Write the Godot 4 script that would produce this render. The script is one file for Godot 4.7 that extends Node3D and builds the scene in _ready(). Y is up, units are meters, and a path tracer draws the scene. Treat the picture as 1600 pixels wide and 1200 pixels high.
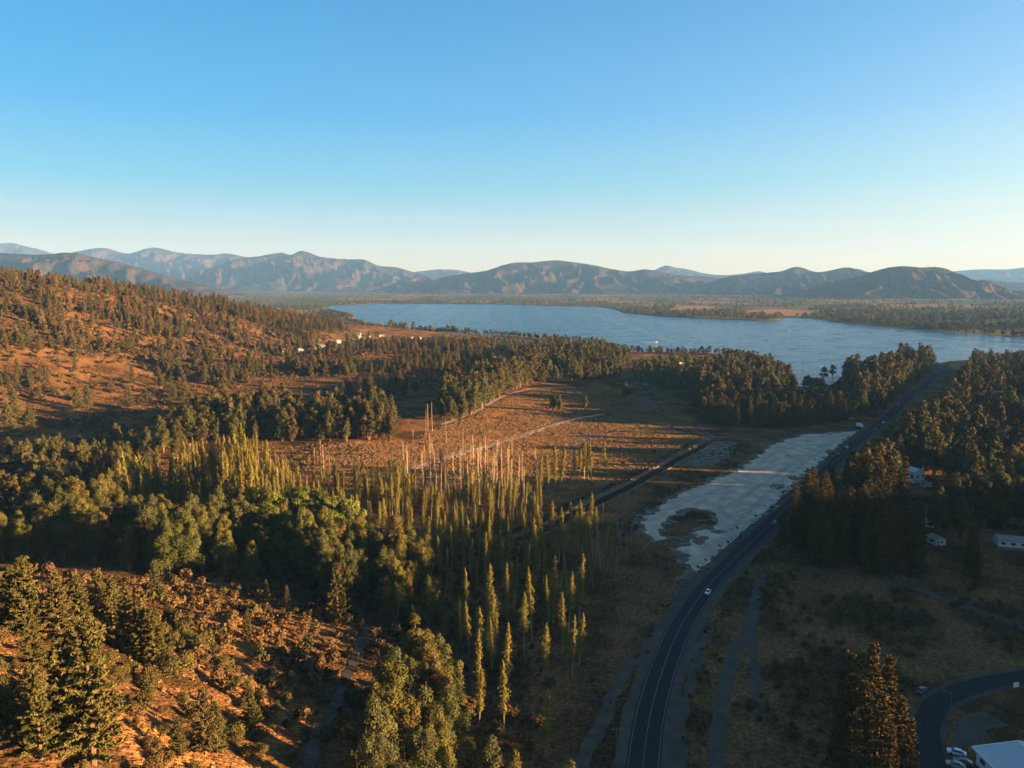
extends Node3D
# An evening view over a dry valley: hillside woods, poplar plantation, highway, lake, hazy mountains.

const HEIGHTS := [[33, -171, 5], [51, -227, 5], [94, -305, 5], [148, -383, 5], [226, -500, 5], [303, -602, 6], [419, -763, 9], [530, -905, 13], [159, -215, 5], [116, -194, 5], [123, -172, 5], [138, -261, 5], [167, -245, 5], [95, -204, 5], [180, -332, 7], [228, -332, 7], [360, -521, 7], [418, -678, 8], [596, -861, 7], [133, -427, 5], [71, -329, 5], [141, -530, 5], [38, -427, 5], [42, -291, 5], [11, -198, 5], [-22, -236, 5], [211, -630, 5], [155, -883, 4], [309, -782, 4], [273, -944, 4], [-19, -547, 6], [-60, -423, 6], [44, -625, 6], [-85, -533, 9], [107, -763, 7], [15, -882, 12], [134, -1179, 5], [-79, -291, 5], [-145, -321, 5], [-208, -329, 5], [-38, -204, 5], [-56, -236, 5], [-197, -400, 5], [-132, -388, 5], [-282, -427, 5], [-46, -173, 6], [-103, -983, 25], [-182, -908, 31], [-280, -1072, 30], [-39, -1129, 20], [-328, -1107, 22], [-289, -1480, 17], [-134, -1548, 8], [65, -1501, 5], [-99, -754, 15], [-155, -678, 14], [-374, -528, 10.2], [-423, -600, 21.5], [-488, -700, 53.8], [-554, -800, 85.3], [-620, -900, 114.4], [-688, -1000, 129.4], [-438, -520, 11.9], [-516, -620, 40.1], [-642, -780, 86.3], [-817, -950, 126.8], [-926, -1080, 149.9], [-377, -620, 18], [-445, -740, 49.7], [-514, -860, 82.4], [-600, -1010, 117.4], [-287, -540, 10], [-379, -720, 26.4], [-444, -850, 53.3], [-509, -980, 82.3], [-558, -1080, 108.6], [-276, -640, 14.6], [-343, -800, 29.5], [-404, -950, 53.2], [-466, -1100, 79.9], [-508, -1200, 93.4], [-231, -710, 15.2], [-303, -940, 29.3], [-369, -1150, 48.1], [-416, -1300, 63.9], [-304, -1250, 30.5], [-385, -1560, 38.2], [-900, -1300, 110], [-650, -1350, 95], [-520, -1550, 55], [-350, -1750, 25], [-1000, -1700, 60], [-700, -1800, 30], [-1300, -1100, 150], [-1300, -700, 90], [-1200, -300, 30], [-700, -250, 20], [-500, -2300, 2], [-1000, -2300, 8], [-1500, -2000, 30], [-60, -85, 66], [-67, -111, 54], [-75, -147, 41], [-83, -181, 33], [-93, -215, 25], [-143, -227, 26], [-180, -261, 20], [-67, -190, 19], [-60, -208, 9], [-110, -149, 48], [-59, -157, 22], [-96, -156, 44], [-120, -60, 70], [-60, -60, 50], [-20, -90, 15], [-200, -130, 60], [-260, -190, 40], [0, -100, 6], [60, -120, 5], [150, -100, 5], [-60, 40, 40], [-160, 20, 80], [0, 60, 10], [100, 60, 5], [0, -140, 5], [330, -235, 48], [370, -290, 36], [345, -180, 42], [420, -240, 66], [385, -215, 62], [290, -240, 13], [285, -160, 9], [300, -340, 9], [390, -380, 18], [360, -440, 8], [420, -150, 38], [500, -260, 40], [340, -110, 38], [340, -60, 36], [345, 0, 25], [450, -60, 35], [420, -520, 8], [560, -650, 10], [600, -400, 30], [700, -200, 20], [700, -900, 8], [500, -800, 7], [405, -1007, -4], [593, -1707, -4], [281, -1614, -4], [0, -2062, -4], [-311, -2393, -4], [799, -1530, -4], [1013, -1455, -4], [502, -1928, -4], [-272, -3149, -4], [126, -1453, 2.5], [217, -1247, 2.5], [336, -1204, 2.5], [427, -894, 2.5], [306, -792, 2.5], [774, -1108, 2.5], [900, -1300, 3], [1300, -1200, 4], [1400, -2300, 4], [400, -2600, 3], [1000, -1000, 3]]
const LAKE := [[-1014.9, -4080.2], [-781.1, -4524.1], [-384.6, -4454.9], [0, -4322.6], [178.7, -4138.2], [483.9, -3863.4], [488.9, -3492.1], [471.7, -3117.2], [578.9, -2787.7], [733, -2565.5], [854.4, -2435.9], [937.3, -2565.5], [1003.6, -2709.5], [1063.6, -2659.7], [1037.5, -2395.6], [1057.6, -2178.9], [1096.3, -1944], [1139.8, -1798.4], [1176.3, -1692.6], [1210.5, -1546.8], [997.8, -1271.9], [856.8, -1228.2], [768.8, -1207.4], [693, -1167.8], [589, -1087.5], [465.2, -975.4], [407.8, -912.5], [351.7, -817.3], [337.3, -817.3], [350.9, -889.5], [354.4, -936.7], [394.3, -1087.5], [407, -1228.2], [367.7, -1318.9], [280.9, -1343.7], [231.9, -1331.2], [196.4, -1409.9], [138.9, -1598.5], [0, -1733.4], [-155.2, -1787.2], [-299.6, -1918.1], [-418.7, -2146.5], [-550, -2520.8], [-561.7, -2659.7], [-685.1, -2988.8], [-816.6, -3257.2]]
const RANGES := [
	["pale_mountain", 16500, 2600, 500, 1, [[-15038, 156], [-12973, 882], [-11272, 979], [-10989, 993], [-10644, 910], [-10230, 799], [-9613, 576], [-8512, 156]], "pale distant mountain with rocky summit at the left edge"],
	["spurred_foothills", 7400, 1300, 1300, 0, [[-7790, -51], [-6665, 265], [-5828, 377], [-5064, 415], [-4685, 402], [-4336, 421], [-4118, 371], [-3806, 308], [-3495, 214], [-3245, 145], [-2961, 88], [-2742, 19]], "brown spurred foothills behind the wooded hillside"],
	["blue_mountain_ridge", 14800, 1900, 1000, 1, [[-9417, 153], [-8868, 630], [-8477, 767], [-8032, 804], [-7596, 704], [-7082, 817], [-6582, 717], [-5952, 679], [-5634, 704], [-5383, 655], [-4944, 555], [-4319, 341], [-3565, 90]], "blue hazy mountain ridge with two broad summits"],
	["peaked_mountain", 12200, 1700, 1500, 0, [[-5567, 23], [-4919, 355], [-4439, 520], [-4177, 551], [-3757, 613], [-3601, 582], [-3421, 644], [-3133, 551], [-2716, 510], [-2403, 500], [-2196, 407], [-1883, 376], [-1623, 303], [-1258, 220], [-840, 23]], "large brown mountain with a double peak beyond the lake"],
	["faint_far_hills", 16000, 1500, 500, 1, [[-2892, 46], [-2198, 318], [-1853, 386], [-1510, 413], [-1030, 373], [-138, 155], [413, 19]], "faint blue hills showing in the gap between mountains"],
	["red_knoll", 9600, 600, 500, 2, [[-1736, 45], [-1528, 118], [-1361, 176], [-1196, 192], [-1031, 167], [-908, 102], [-785, 45]], "small reddish knoll at the foot of the peaked mountain"],
	["rounded_lake_hills", 9600, 1500, 1400, 0, [[-1323, 12], [-907, 192], [-330, 282], [0, 379], [247, 387], [576, 412], [864, 379], [1029, 355], [1318, 298], [1524, 274], [1730, 298], [2144, 225], [2557, 200], [2972, 135], [3307, 20]], "rounded brown hills beyond the middle of the lake"],
	["pointed_far_peak", 15800, 2000, 700, 1, [[2175, 74], [2714, 262], [3050, 410], [3251, 490], [3455, 450], [3728, 410], [4069, 329], [4478, 289], [4884, 316], [5220, 369], [5427, 302], [6253, 87]], "pale blue pointed peak rising behind the rounded hills"],
	["twin_hills", 8600, 1200, 1100, 0, [[1927, 2], [2438, 185], [2806, 229], [3100, 258], [3282, 309], [3506, 251], [3653, 265], [3872, 302], [4135, 229], [4586, 126], [5041, -20]], "twin brown hills left of the dark mast hill"],
	["mast_hill", 6500, 950, 900, 3, [[2327, -29], [2575, 54], [2795, 126], [3043, 187], [3234, 248], [3400, 270], [3568, 259], [3735, 259], [3907, 198], [4082, 115], [4311, 48], [4712, -41]], "dark scrubby hill with radio masts on its top"],
	["far_right_range", 16500, 1800, 400, 1, [[8228, 156], [9069, 296], [9771, 380], [10333, 422], [10900, 422], [11320, 464], [12728, 534], [14154, 436], [16326, 71]], "very faint pale range at the right edge of the horizon"],
	["low_right_hills", 10500, 1300, 1000, 0, [[5698, 1], [6323, 109], [6678, 171], [6952, 145], [7223, 136], [7941, 180], [9034, 91], [9497, 1]], "low hazy hills right of the mast hill"],
]
const ROAD := [[27.2, -145.4], [30.4, -161], [33.4, -173], [38.1, -190.4], [44.1, -208.2], [51.7, -227.8], [61.2, -249.2], [75.4, -275.8], [94.4, -305.4], [120.9, -344.2], [147.8, -383.3], [183.1, -434.6], [226, -498.7], [264, -552.1], [305.8, -607.5], [361.7, -684.7], [437, -790.5], [504.8, -880.3], [559, -945.8], [575, -985], [600, -1040], [640, -1100]]
const TRACKS := [
	["dirt_track", "pale track with stones along the dry field", 4.0, 0, [[-83.2, -439.8], [-65.7, -461.4], [-43.8, -492.8], [-18.8, -529.4], [0, -558.7], [26.5, -600.3], [56.5, -641.1], [84.9, -664.6]]],
	["dirt_track", "grey track from field corner to the wood", 4.5, 1, [[84.9, -664.6], [111.1, -629.7], [133.4, -603.9], [146, -579.1], [159.2, -562.1]]],
	["dirt_track", "grey track along the wood to the sandy clearing", 5.0, 1, [[159.2, -562.1], [193.5, -575.7], [231.9, -582.6], [279.5, -596.7]]],
	["dirt_track", "grey track climbing between wood and lakeside lawn", 4.5, 1, [[159.2, -562.1], [155.6, -596.7], [157.5, -626], [181.6, -664.6]]],
	["dirt_track", "lane bordering the dry field near the lakeside houses", 5.5, 1, [[139, -963], [144.4, -890.9], [161.9, -839.2], [180.5, -790.5], [194.4, -776.4]]],
	["dirt_track", "straight pale lane leading to the lake between lawns", 6.0, 1, [[185.1, -771.8], [209.2, -864.7], [230.1, -945.8], [257.7, -1053.4]]],
	["dirt_track", "curving track above the dry field below the big trees", 5.0, 0, [[-58.3, -600.3], [-34.7, -656.7], [-6.6, -749], [28.2, -804.8], [72.3, -824.3]]],
	["dirt_track", "bluish gravel track left of the highway", 4.2, 1, [[16, -168.9], [19.9, -179.3], [24.8, -189.2], [34, -213.3], [43.5, -229.1], [54.5, -247.7], [64.4, -269.3], [71.1, -287.6]]],
	["dirt_track", "wheel track just right of the highway", 3.2, 1, [[41.6, -167.9], [45.1, -183.6], [50.8, -200.9], [59.2, -221.1], [68.1, -243.3]]],
	["dirt_track", "pale track right of the highway below the conifers", 4.0, 1, [[50.8, -166.9], [53.3, -178.2], [61.7, -200.9], [73.1, -227.8], [84.5, -247.7], [94.9, -272.5], [103.7, -291.1]]],
	["dirt_track", "narrow branch of the pale track, running straight down", 2.6, 1, [[68.9, -191.5], [74.7, -212], [81.4, -236.1], [88.3, -255.2]]],
	["dirt_track", "faint diagonal track below the right-hand trees", 4.0, 1, [[150.4, -287.6], [159.3, -277.5], [166.8, -264.5], [175.3, -255.2], [183.3, -243.3]]],
	["dirt_track", "dim path beside the dark ditch in the valley", 3.0, 1, [[-43.4, -141.1], [-46.3, -160], [-47.7, -179.3], [-49.2, -210.7], [-50.9, -238.9], [-56.7, -258.3], [-63.9, -269.3]]],
]
const TYRES := [[[264.8, -575.7], [216.9, -520], [176.7, -466.9], [143.2, -421.8], [118.9, -390.2], [103.7, -378.7]], [[240.3, -542.3], [195.9, -484], [155.4, -424.3], [125.8, -378.7], [106, -346.2], [87.3, -316.5]], [[215.1, -552.1], [178.3, -501.7], [146.6, -450.5], [124.4, -421.8], [105, -404.5], [85.9, -383.3]], [[144.3, -387.9], [120.1, -361], [112.3, -367.6], [113.7, -390.2], [126, -414.3], [147.4, -434.6]], [[135.2, -376.5], [112.9, -348.3], [93.2, -322.2], [79.9, -301.7]]]
const BARE := [[[151.6, -552.1], [171.1, -552.1], [151.5, -501.7], [120.6, -466.9], [116.2, -484]], [[-68.2, -424.3], [-48.2, -450.5], [-16.4, -461.4], [-23.5, -439.8], [-52.5, -419.3]], [[39.1, -552.1], [68.6, -596.7], [81.5, -575.7], [46.1, -520]], [[68.8, -291.1], [77.5, -305.4], [75.8, -287.6], [62.1, -261.4], [56.4, -256.7]], [[121.3, -767.2], [149.6, -740.1], [155, -676.6], [122, -693]]]
const SIDE_ROAD := [[172.8, -219.7], [158.1, -213.3], [144.8, -209.5], [133.1, -204.5], [122.3, -197.3], [115, -189.2], [109.7, -180.4], [103.8, -165.9], [100.3, -156.3]]
const TRENCH := [[0, -340.1], [19.6, -363.2], [34.6, -385.6], [69.8, -434.6], [110.8, -498.7], [150.9, -558.7]]
const SAND := [[280.4, -589.6], [252.4, -582.6], [229.2, -575.7], [193.5, -539], [143.8, -461.4], [115.7, -432], [95.8, -411.8], [77.4, -383.3], [65.7, -365.4], [63.7, -348.3], [66.9, -334], [71.6, -338], [73.2, -356.7], [81.9, -372], [94.6, -383.3], [105.3, -381], [104.4, -365.4], [99.6, -354.6], [87.9, -342.1], [80.5, -330], [77.1, -320.3], [79.2, -314.6], [75.3, -296.4], [79.2, -294.6], [92.5, -314.6], [109.1, -336], [131.2, -369.8], [144, -387.9], [153.7, -406.9], [164, -421.8], [194.6, -466.9], [230.7, -520], [261.2, -562.1]]
const YARD := [[120.1, -185.9], [127.7, -192.6], [133.8, -193.8], [136.4, -188.1], [129.7, -185.9], [122.9, -179.3], [115.8, -177.2]]
const LOT := [[321.9, -510.8], [337.7, -510.8], [318.2, -478.2], [303, -478.2]]
const TERRACE := [[220.2, -332], [239.6, -332], [229, -316.5], [220.2, -318.4]]
const BANK := [[635, -1066.1], [684.6, -1138.6], [696.6, -1138.6], [648.7, -1053.4], [600.8, -986.3], [586.1, -974.6]]
const LAWN := [[155.2, -885.6], [210.8, -890.9], [247.4, -1040.8], [184.3, -1004.2]]
const BEACH := [[-209.7, -1508.2], [-110, -1582.1], [0, -1526.4], [38.2, -1463.8], [-24.7, -1420.6], [-124.3, -1429.2]]
const VILLAGE_GREEN := [[-300.8, -986.3], [-297.3, -1138.6], [-275, -1216], [-256.1, -1370.6], [-230.4, -1472.6], [-252.4, -1208.8], [-255.3, -1047.1], [-277, -963]]
const SHORE_FIELD := [[659.6, -3179], [869.9, -3873.6], [1031.8, -3982.3], [1026.1, -3492.3], [824.5, -3179]]
const TAN_FIELD := [[840.6, -2858.2], [1012, -3251.9], [1237.3, -3492.3], [1346.7, -3179], [1049.4, -2694.8], [957.4, -2801.6]]
const WHITE_FIELD := [[1084.1, -4485.2], [1325.3, -4954.1], [1446.1, -4787.3], [1256.7, -4218.9], [1061.4, -4097.2]]
const WOODS := [
	["eucalyptus", 5.6, 19, 26, "in the dark valley wood at the left", [[-311.3, -404.5], [-296.4, -414.3], [-295.4, -447.8], [-276.2, -455.9], [-235.2, -414.3], [-217.1, -381], [-216.5, -348.3], [-221.2, -322.2], [-247.3, -318.4]]],
	["eucalyptus", 6.0, 19, 26, "in the dark valley wood above the pines", [[-241.5, -318.4], [-216.5, -348.3], [-204.8, -367.6], [-153.4, -340.1], [-112.2, -336], [-89.1, -307.2], [-95.9, -277.5], [-134.6, -269.3], [-181.4, -285.9], [-211.3, -277.5]]],
	["eucalyptus", 6.0, 18, 25, "in the valley wood left of the slim poplars", [[-91.9, -307.2], [-69.2, -318.4], [-42.3, -310.9], [-30.4, -277.5], [-24.7, -244.7], [-35.8, -243.3], [-51.7, -256.7], [-78.1, -267.7]]],
	["eucalyptus", 9.0, 12, 18, "behind the golden poplar stand", [[-341.3, -445.1], [-325.7, -495.7], [-295, -520], [-236, -501.7], [-208.3, -478.2], [-224.8, -450.5], [-279.5, -447.8]]],
	["poplar", 3.8, 23, 29, "in the leafy stand below the shadowed hollow", [[-219.6, -385.6], [-212.4, -402.1], [-197.8, -409.4], [-188.1, -381], [-197.1, -365.4]]],
	["poplar", 3.5, 24, 31, "in the thick golden stand beside the dry field", [[-185, -385.6], [-182.1, -406.9], [-172.5, -429.4], [-153.4, -429.4], [-133, -419.3], [-118, -381], [-120.6, -352.5], [-150.9, -356.7], [-172.8, -369.8]]],
	["broadleaf", 6.5, 18, 23, "in the bright green clump amid the poplars", [[-135, -344.2], [-119.5, -358.9], [-88.9, -352.5], [-72.4, -334], [-71.4, -309], [-92.4, -309], [-114.5, -316.5]]],
	["poplar", 4.8, 16, 22, "in the plantation left of the pale bare stems", [[-118, -381], [-94.7, -406.9], [-71.2, -419.3], [-56, -390.2], [-48.3, -334], [-70.4, -324.2], [-99.9, -346.2]]],
	["poplar", 6.0, 14, 20, "in the plantation among the pale bare stems", [[-59.5, -390.2], [-36.4, -406.9], [-7.3, -406.9], [17.8, -397.3], [12, -332], [-17.7, -326.1], [-47.7, -330]]],
	["poplar", 6.5, 18, 24, "in the shaded plantation rows below the lit strip", [[-44.6, -307.2], [-16.9, -310.9], [17.1, -314.6], [46.6, -322.2], [38.1, -289.3], [23.6, -258.3], [-4.8, -259.8], [-25.3, -277.5]]],
	["poplar", 7.5, 17, 22, "in the darkest rows nearest the camera", [[-23.8, -259.8], [-4.6, -252.2], [24.5, -255.2], [20.9, -214.5], [7.7, -208.2], [-11, -215.8], [-17.4, -236.1]]],
	["bare_poplar", 6.6, 22, 28, "standing over the plantation", [[-74.9, -419.3], [-39.7, -445.1], [0, -439.8], [18.8, -421.8], [11.9, -378.7], [-26.9, -374.2], [-61.6, -381]]],
	["bare_poplar", 4.2, 24, 29, "at the right end of the golden stand", [[-149.1, -411.8], [-135.3, -426.9], [-120.4, -385.6], [-135.1, -381]]],
	["bare_poplar", 4.0, 14, 19, "in the thin row by the ditch corner", [[28.9, -303.5], [41.3, -314.6], [56.6, -330], [51.5, -307.2], [34.2, -289.3]]],
	["eucalyptus", 6.5, 21, 28, "in the belt at the foot of the hill", [[-242.7, -501.7], [-217.9, -523.1], [-174.5, -532.6], [-131.3, -529.4], [-89.7, -539], [-98.1, -603.9], [-133.2, -629.7], [-172.5, -611.2], [-216.8, -614.8], [-239, -575.7], [-252.5, -548.8]]],
	["eucalyptus", 6.2, 25, 31, "in the tall row above the dry field", [[-60.4, -622.2], [-46.1, -614.8], [-24.2, -688.9], [0, -776.4], [21.9, -834.2], [0, -864.7], [-34.6, -790.5], [-61.3, -697.1]]],
	["eucalyptus", 9.0, 22, 30, "in the wood between dry field and lake", [[21.9, -834.2], [76.2, -869.9], [133.4, -923.5], [175.3, -1085.4], [145.3, -1283.3], [62.1, -1187.3], [0, -986.3], [-7.6, -869.9]]],
	["eucalyptus", 8.5, 27, 35, "in the tall lakeside wood beyond the track", [[222.5, -890.9], [279.7, -968.8], [338.6, -992.2], [327.8, -901.6], [294.9, -762.6], [247, -701.3], [196.4, -697.1], [184.4, -735.7]]],
	["pine", 5.6, 17, 23, "in the dark wood edge above the grey track", [[174.9, -697.1], [247, -701.3], [300.7, -697.1], [289, -629.7], [246.9, -607.5], [187.8, -607.5], [161.2, -629.7]]],
	["broadleaf", 7.5, 12, 17, "around the car park by the lake", [[289.7, -749], [326.4, -758], [359.2, -771.8], [333.5, -688.9], [294.5, -629.7], [300.7, -697.1]]],
	["eucalyptus", 9.0, 27, 35, "in the lakeside wood left of the highway crest", [[410.8, -901.6], [452.6, -940.2], [534.5, -986.3], [577.4, -998.2], [505, -901.6], [399.5, -758], [340.7, -672.6], [308.2, -641.1], [352.2, -749]]],
	["broadleaf", 11.0, 9, 15, "around the lakeside lawn", [[149.5, -923.5], [190.7, -1091.9], [279.6, -1187.3], [273.3, -1078.9], [209.5, -829.2], [180.5, -790.5], [156.4, -849.3]]],
	["eucalyptus", 9.0, 19, 26, "on the point right of the crest", [[545.6, -880.3], [664.3, -1053.4], [874.9, -1166.1], [663, -880.3], [568.9, -854.4]]],
	["eucalyptus", 9.5, 24, 32, "in the wood right of the highway crest", [[401.6, -664.6], [483.3, -781.1], [596.2, -896.3], [674.8, -918], [474.7, -641.1], [424.6, -633.5], [375.5, -607.5]]],
	["eucalyptus", 9.0, 24, 31, "in the wood right of the highway bend", [[256.9, -461.4], [302.2, -520], [368.5, -600.3], [414.8, -618.5], [474.8, -626], [351.2, -458.6], [314.1, -464.2], [263.9, -421.8], [260.5, -442.5]]],
	["eucalyptus", 5.8, 26, 31, "in the tall hedge along the right side of the highway", [[174, -376.5], [190.9, -390.2], [222.9, -432], [272.1, -498.7], [313.1, -545.5], [387.8, -645], [392.2, -633.5], [316.4, -523.1], [261.7, -455.9], [214.2, -397.3], [182.6, -369.8]]],
	["conifer", 6.2, 24, 31, "in the shaded roadside conifer belt", [[125.9, -328.1], [140.3, -346.2], [170.4, -387.9], [196.3, -414.3], [214.9, -414.3], [202.7, -376.5], [192.8, -334], [174.8, -296.4], [151.7, -287.6], [133.7, -294.6], [123.2, -305.4]]],
	["eucalyptus", 8.5, 20, 26, "among the houses at the right edge", [[226.4, -376.5], [259.3, -414.3], [304.7, -455.9], [321.7, -439.8], [282.1, -374.2], [248, -344.2], [228.9, -348.3], [203.2, -326.1]]],
	["conifer", 7.5, 15, 21, "below the houses at the right edge", [[174.8, -296.4], [199.2, -314.6], [205.4, -310.9], [205.6, -298.1], [221.8, -298.1], [205, -274.2], [186, -275.8], [175.8, -284.2]]],
]
const GARDENS := [[-252.4, -1208.8], [-222.3, -1420.6], [-133.4, -1535.5], [0, -1526.4], [126.6, -1455], [190, -1245.5], [168.2, -1040.8], [139.4, -1230.6], [53.3, -1223.3], [-19.6, -1125], [-98.6, -1131.8], [-166.3, -1194.4]]
const VILLAGE_TREES := [[-302.1, -923.5], [-327, -1105], [-304.8, -1252.9], [-314.2, -1508.2], [-264, -1601.2], [-214.7, -1544.7], [-228.9, -1252.9], [-244.9, -1004.2], [-275.5, -929]]
const STRIP := [[-343, -458.6], [-306.4, -492.8], [-237.7, -495.7], [-156.7, -520], [-94.9, -535.8], [-126.2, -442.5], [-196.2, -439.8], [-279.5, -447.8]]
const SINGLES := [
	["eucalyptus", "in the golden clump at the bottom", [[-26.7, -196.9, 29], [-19.3, -191.4, 27], [-31.6, -178.9, 27], [-28.7, -181.4, 25], [-28.7, -143.6, 27], [-27.5, -147.9, 24], [-15.7, -169.1, 24], [-20.4, -143.9, 24], [-20.3, -162.2, 26], [-21.7, -184.3, 27], [-26.6, -159.3, 26], [-17, -154.3, 23], [-28.3, -132.8, 23], [-23.7, -134.7, 22], [-4.2, -148.8, 23], [0.3, -147.9, 20], [13.2, -150.6, 18], [38.1, -146.2, 14]]],
	["poplar", "standing clear of the plantation", [[-10.3, -226.4, 19], [-10.1, -207.4, 20], [-6.4, -219.7, 18], [-1.7, -211.1, 20], [9.8, -213.7, 19], [-2.1, -186.5, 21], [8.8, -178.5, 17], [21.2, -220.6, 18], [-9.2, -192.2, 16], [60.3, -466.7, 20], [40.8, -437.8, 21], [44.6, -442.2, 24], [46.9, -441.3, 25], [38.8, -437.8, 19], [48.5, -437.8, 25], [25.8, -428.3, 25], [21.4, -415.6, 23], [28.9, -424, 24], [16.5, -413.1, 21], [31.1, -316.1, 26], [38.3, -345.8, 20], [18, -334.3, 20], [23.4, -326.4, 17]]],
	["conifer", "in the orange group beside the side road", [[81, -165.8, 33], [85.5, -164.1, 36], [90.7, -166.1, 32], [82.8, -161.9, 28], [90.9, -160.2, 25], [82.6, -153.4, 30], [91.1, -156.1, 22], [78.3, -155.5, 24], [83.8, -150.6, 24]]],
	["pine", "on the near knoll and slope", [[-64.7, -105.1, 24], [-67.9, -104.3, 19], [-87.3, -126.3, 12], [-100, -169.5, 17], [-98.3, -172.2, 16], [-100.5, -162.5, 15], [-91.8, -166.8, 17], [-88, -164.8, 15], [-84.3, -164.1, 15], [-97.3, -149.7, 16], [-102.2, -147.3, 18], [-108.4, -152.1, 15], [-116.2, -229.1, 13], [-61.5, -246.7, 21], [-69.2, -100, 15], [-79.7, -209.9, 9], [-57, -126.6, 13], [-56.4, -130.2, 11], [-57.6, -151.2, 10], [-88.6, -253.2, 8], [-58.9, -120.2, 8], [-395.2, -577.9, 28], [-380.9, -548.7, 26], [-369.4, -556.4, 22], [-364.7, -626, 22], [-369.5, -619.8, 20], [-372.5, -717.1, 20], [-81.3, -253.7, 7]]],
	["eucalyptus", "right of the highway", [[206, -396.9, 28], [175, -343.1, 26], [163.2, -332.3, 26], [298.4, -426.5, 27], [266.9, -395.4, 25], [340.9, -537.8, 26], [200.3, -334.9, 26], [241, -348.6, 24], [192.9, -339.7, 20]]],
	["conifer", "at the sunny front of the roadside belt", [[134.1, -337.6, 27], [138, -319.9, 25], [170.1, -306.8, 30], [169.4, -295.3, 28], [167.7, -297.1, 22], [151.9, -320.5, 26], [139.2, -310.5, 22], [125.3, -329, 18]]],
	["eucalyptus", "alone on the dry field", [[38.5, -675.4, 18], [44.3, -672.7, 17], [68.9, -682.2, 14], [117, -750.8, 19], [113.7, -741.9, 17], [123.1, -759.9, 16]]],
	["bare_poplar", "alone among the dry grass", [[-66.4, -572.2, 22], [-62.9, -572.2, 24], [-66.7, -560.8, 20], [-48.8, -536.7, 18], [-69.7, -508.5, 15], [-34.6, -508.5, 17], [-117.7, -443, 22], [-115.8, -443, 20], [-112.9, -446.6, 17], [-123.7, -450.2, 16], [-27.2, -473.2, 16], [-12.9, -485.7, 18], [-45.5, -466.7, 17], [45.3, -356.3, 12]]],
	["broadleaf", "at the water's edge by the pier", [[407.5, -956.1, 18], [342.8, -854.9, 10], [433.5, -989.2, 17]]],
]
const HILL := [[-400.8, -526.3], [-367.6, -562.1], [-315.3, -575.7], [-287.6, -603.9], [-266.9, -645], [-217.1, -648.9], [-160.9, -652.7], [-123.3, -701.3], [-76.6, -795.2], [-32.7, -934.6], [-31.4, -1201.5], [-118.5, -1362.4], [-181.9, -1306.5], [-221.5, -1059.7], [-287, -940.2], [-330, -1330], [-330, -1550], [-480, -1750], [-700, -1500], [-900, -1200], [-1050, -1000], [-900, -750], [-560, -560]]
const KNOLL := [[-40, -110], [-50.2, -140.3], [-65.4, -196.1], [-68.4, -249.2], [-91.6, -264.5], [-108, -252.2], [-127.8, -250.7], [-157.6, -247.7], [-190.9, -262.9], [-190, -130], [-130, -95]]
const FIELD := [[-152.2, -504.7], [-113.2, -532.6], [-76.4, -539], [-53.9, -611.2], [-6.4, -727], [35.5, -809.6], [111, -844.2], [159.6, -697.1], [151.6, -552.1], [110.8, -498.7], [60.3, -421.8], [34.6, -385.6], [14.7, -409.4], [-38.1, -426.9], [-82.4, -419.3], [-126.2, -442.5]]
const SHADE_FIELD := [[54.4, -378.7], [136, -510.8], [185.8, -552.1], [145.5, -466.9], [96.3, -414.3], [68, -378.7], [61.3, -340.1], [68.8, -291.1], [59.7, -261.4], [40.6, -231.9], [31.6, -213.3], [19, -193.8], [23.6, -258.3], [45.6, -314.6]]
const RIGHT_SLOPE := [[103.1, -291.1], [119, -291.1], [148.3, -280.8], [207.4, -277.5], [171.4, -226.4], [139.9, -215.8], [114, -197.3], [100.5, -171.9], [53.8, -173], [70.7, -218.4]]
const CARS := [
	["small white car on the near bend of the highway", "white", 76.2, -273.3, 151.9],
	["dark car on the highway beside the sandy clearing", "dark", 131.2, -355.7, 145.5],
	["white car on the highway where it meets the conifers", "white", 184.7, -433.5, 145.5],
	["dark car behind a white car on the middle highway", "dark", 229.2, -506.5, 324.5],
	["white car on the middle highway beside the utility pole", "white", 245.3, -529.1, 324.5],
	["dark car on the highway near the parked truck", "dark", 296.8, -592.3, 143],
	["white car on the highway just past the parked truck", "white", 317.4, -620.3, 144.1],
	["grey car on the upper highway behind the red car", "grey", 374.2, -705.6, 324.6],
	["red car on the upper highway below the crest", "red", 428.7, -775.5, 144.6],
	["dark car on the highway close to the crest", "dark", 489.9, -863.7, 322.9],
]
const TRUCK := [[289.7, -603.9]]
const POLES := [[229, -507.7], [100.5, -324.2], [26.6, -174], [58.5, -200.9], [64.9, -227.8], [120.8, -189.2], [114.8, -177.2], [182.3, -697.1], [289.4, -593.2]]
const PARKED := [[121.6, -203.3], [115.5, -173], [117, -171.9], [112.4, -168.9]]
const SIGN := [[150.3, -205.7]]
const SHED := [[123.9, -171.9]]
const HOUSES_RIGHT := [[243.8, -432], [376.8, -545.5], [206.5, -350.4], [195, -326.1], [319.3, -495.7], [227.8, -324.2], [490.2, -705.5]]
const VILLAGE := [[-305.6, -1125], [-297.8, -1152.3], [-286.5, -1180.2], [-306.9, -998.2], [-288.7, -1216], [-287.8, -1472.6], [-280.7, -1346.2], [-267.5, -1517.3], [-240.6, -1412.2], [-210.9, -1517.3], [-191.2, -1517.3], [-81.3, -1437.7], [-63.6, -1463.8], [-306.9, -1472.6], [-299.1, -1040.8]]
const LAKE_HOUSES := [[161, -875.1], [189.5, -901.6], [254.3, -1111.6], [398.2, -890.9]]
const PIERS := [[514.9, -1173.1], [421.9, -1118.3]]
const BOATS := [[727.7, -1950.6], [307.7, -1572.7], [417.9, -1105]]
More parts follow.
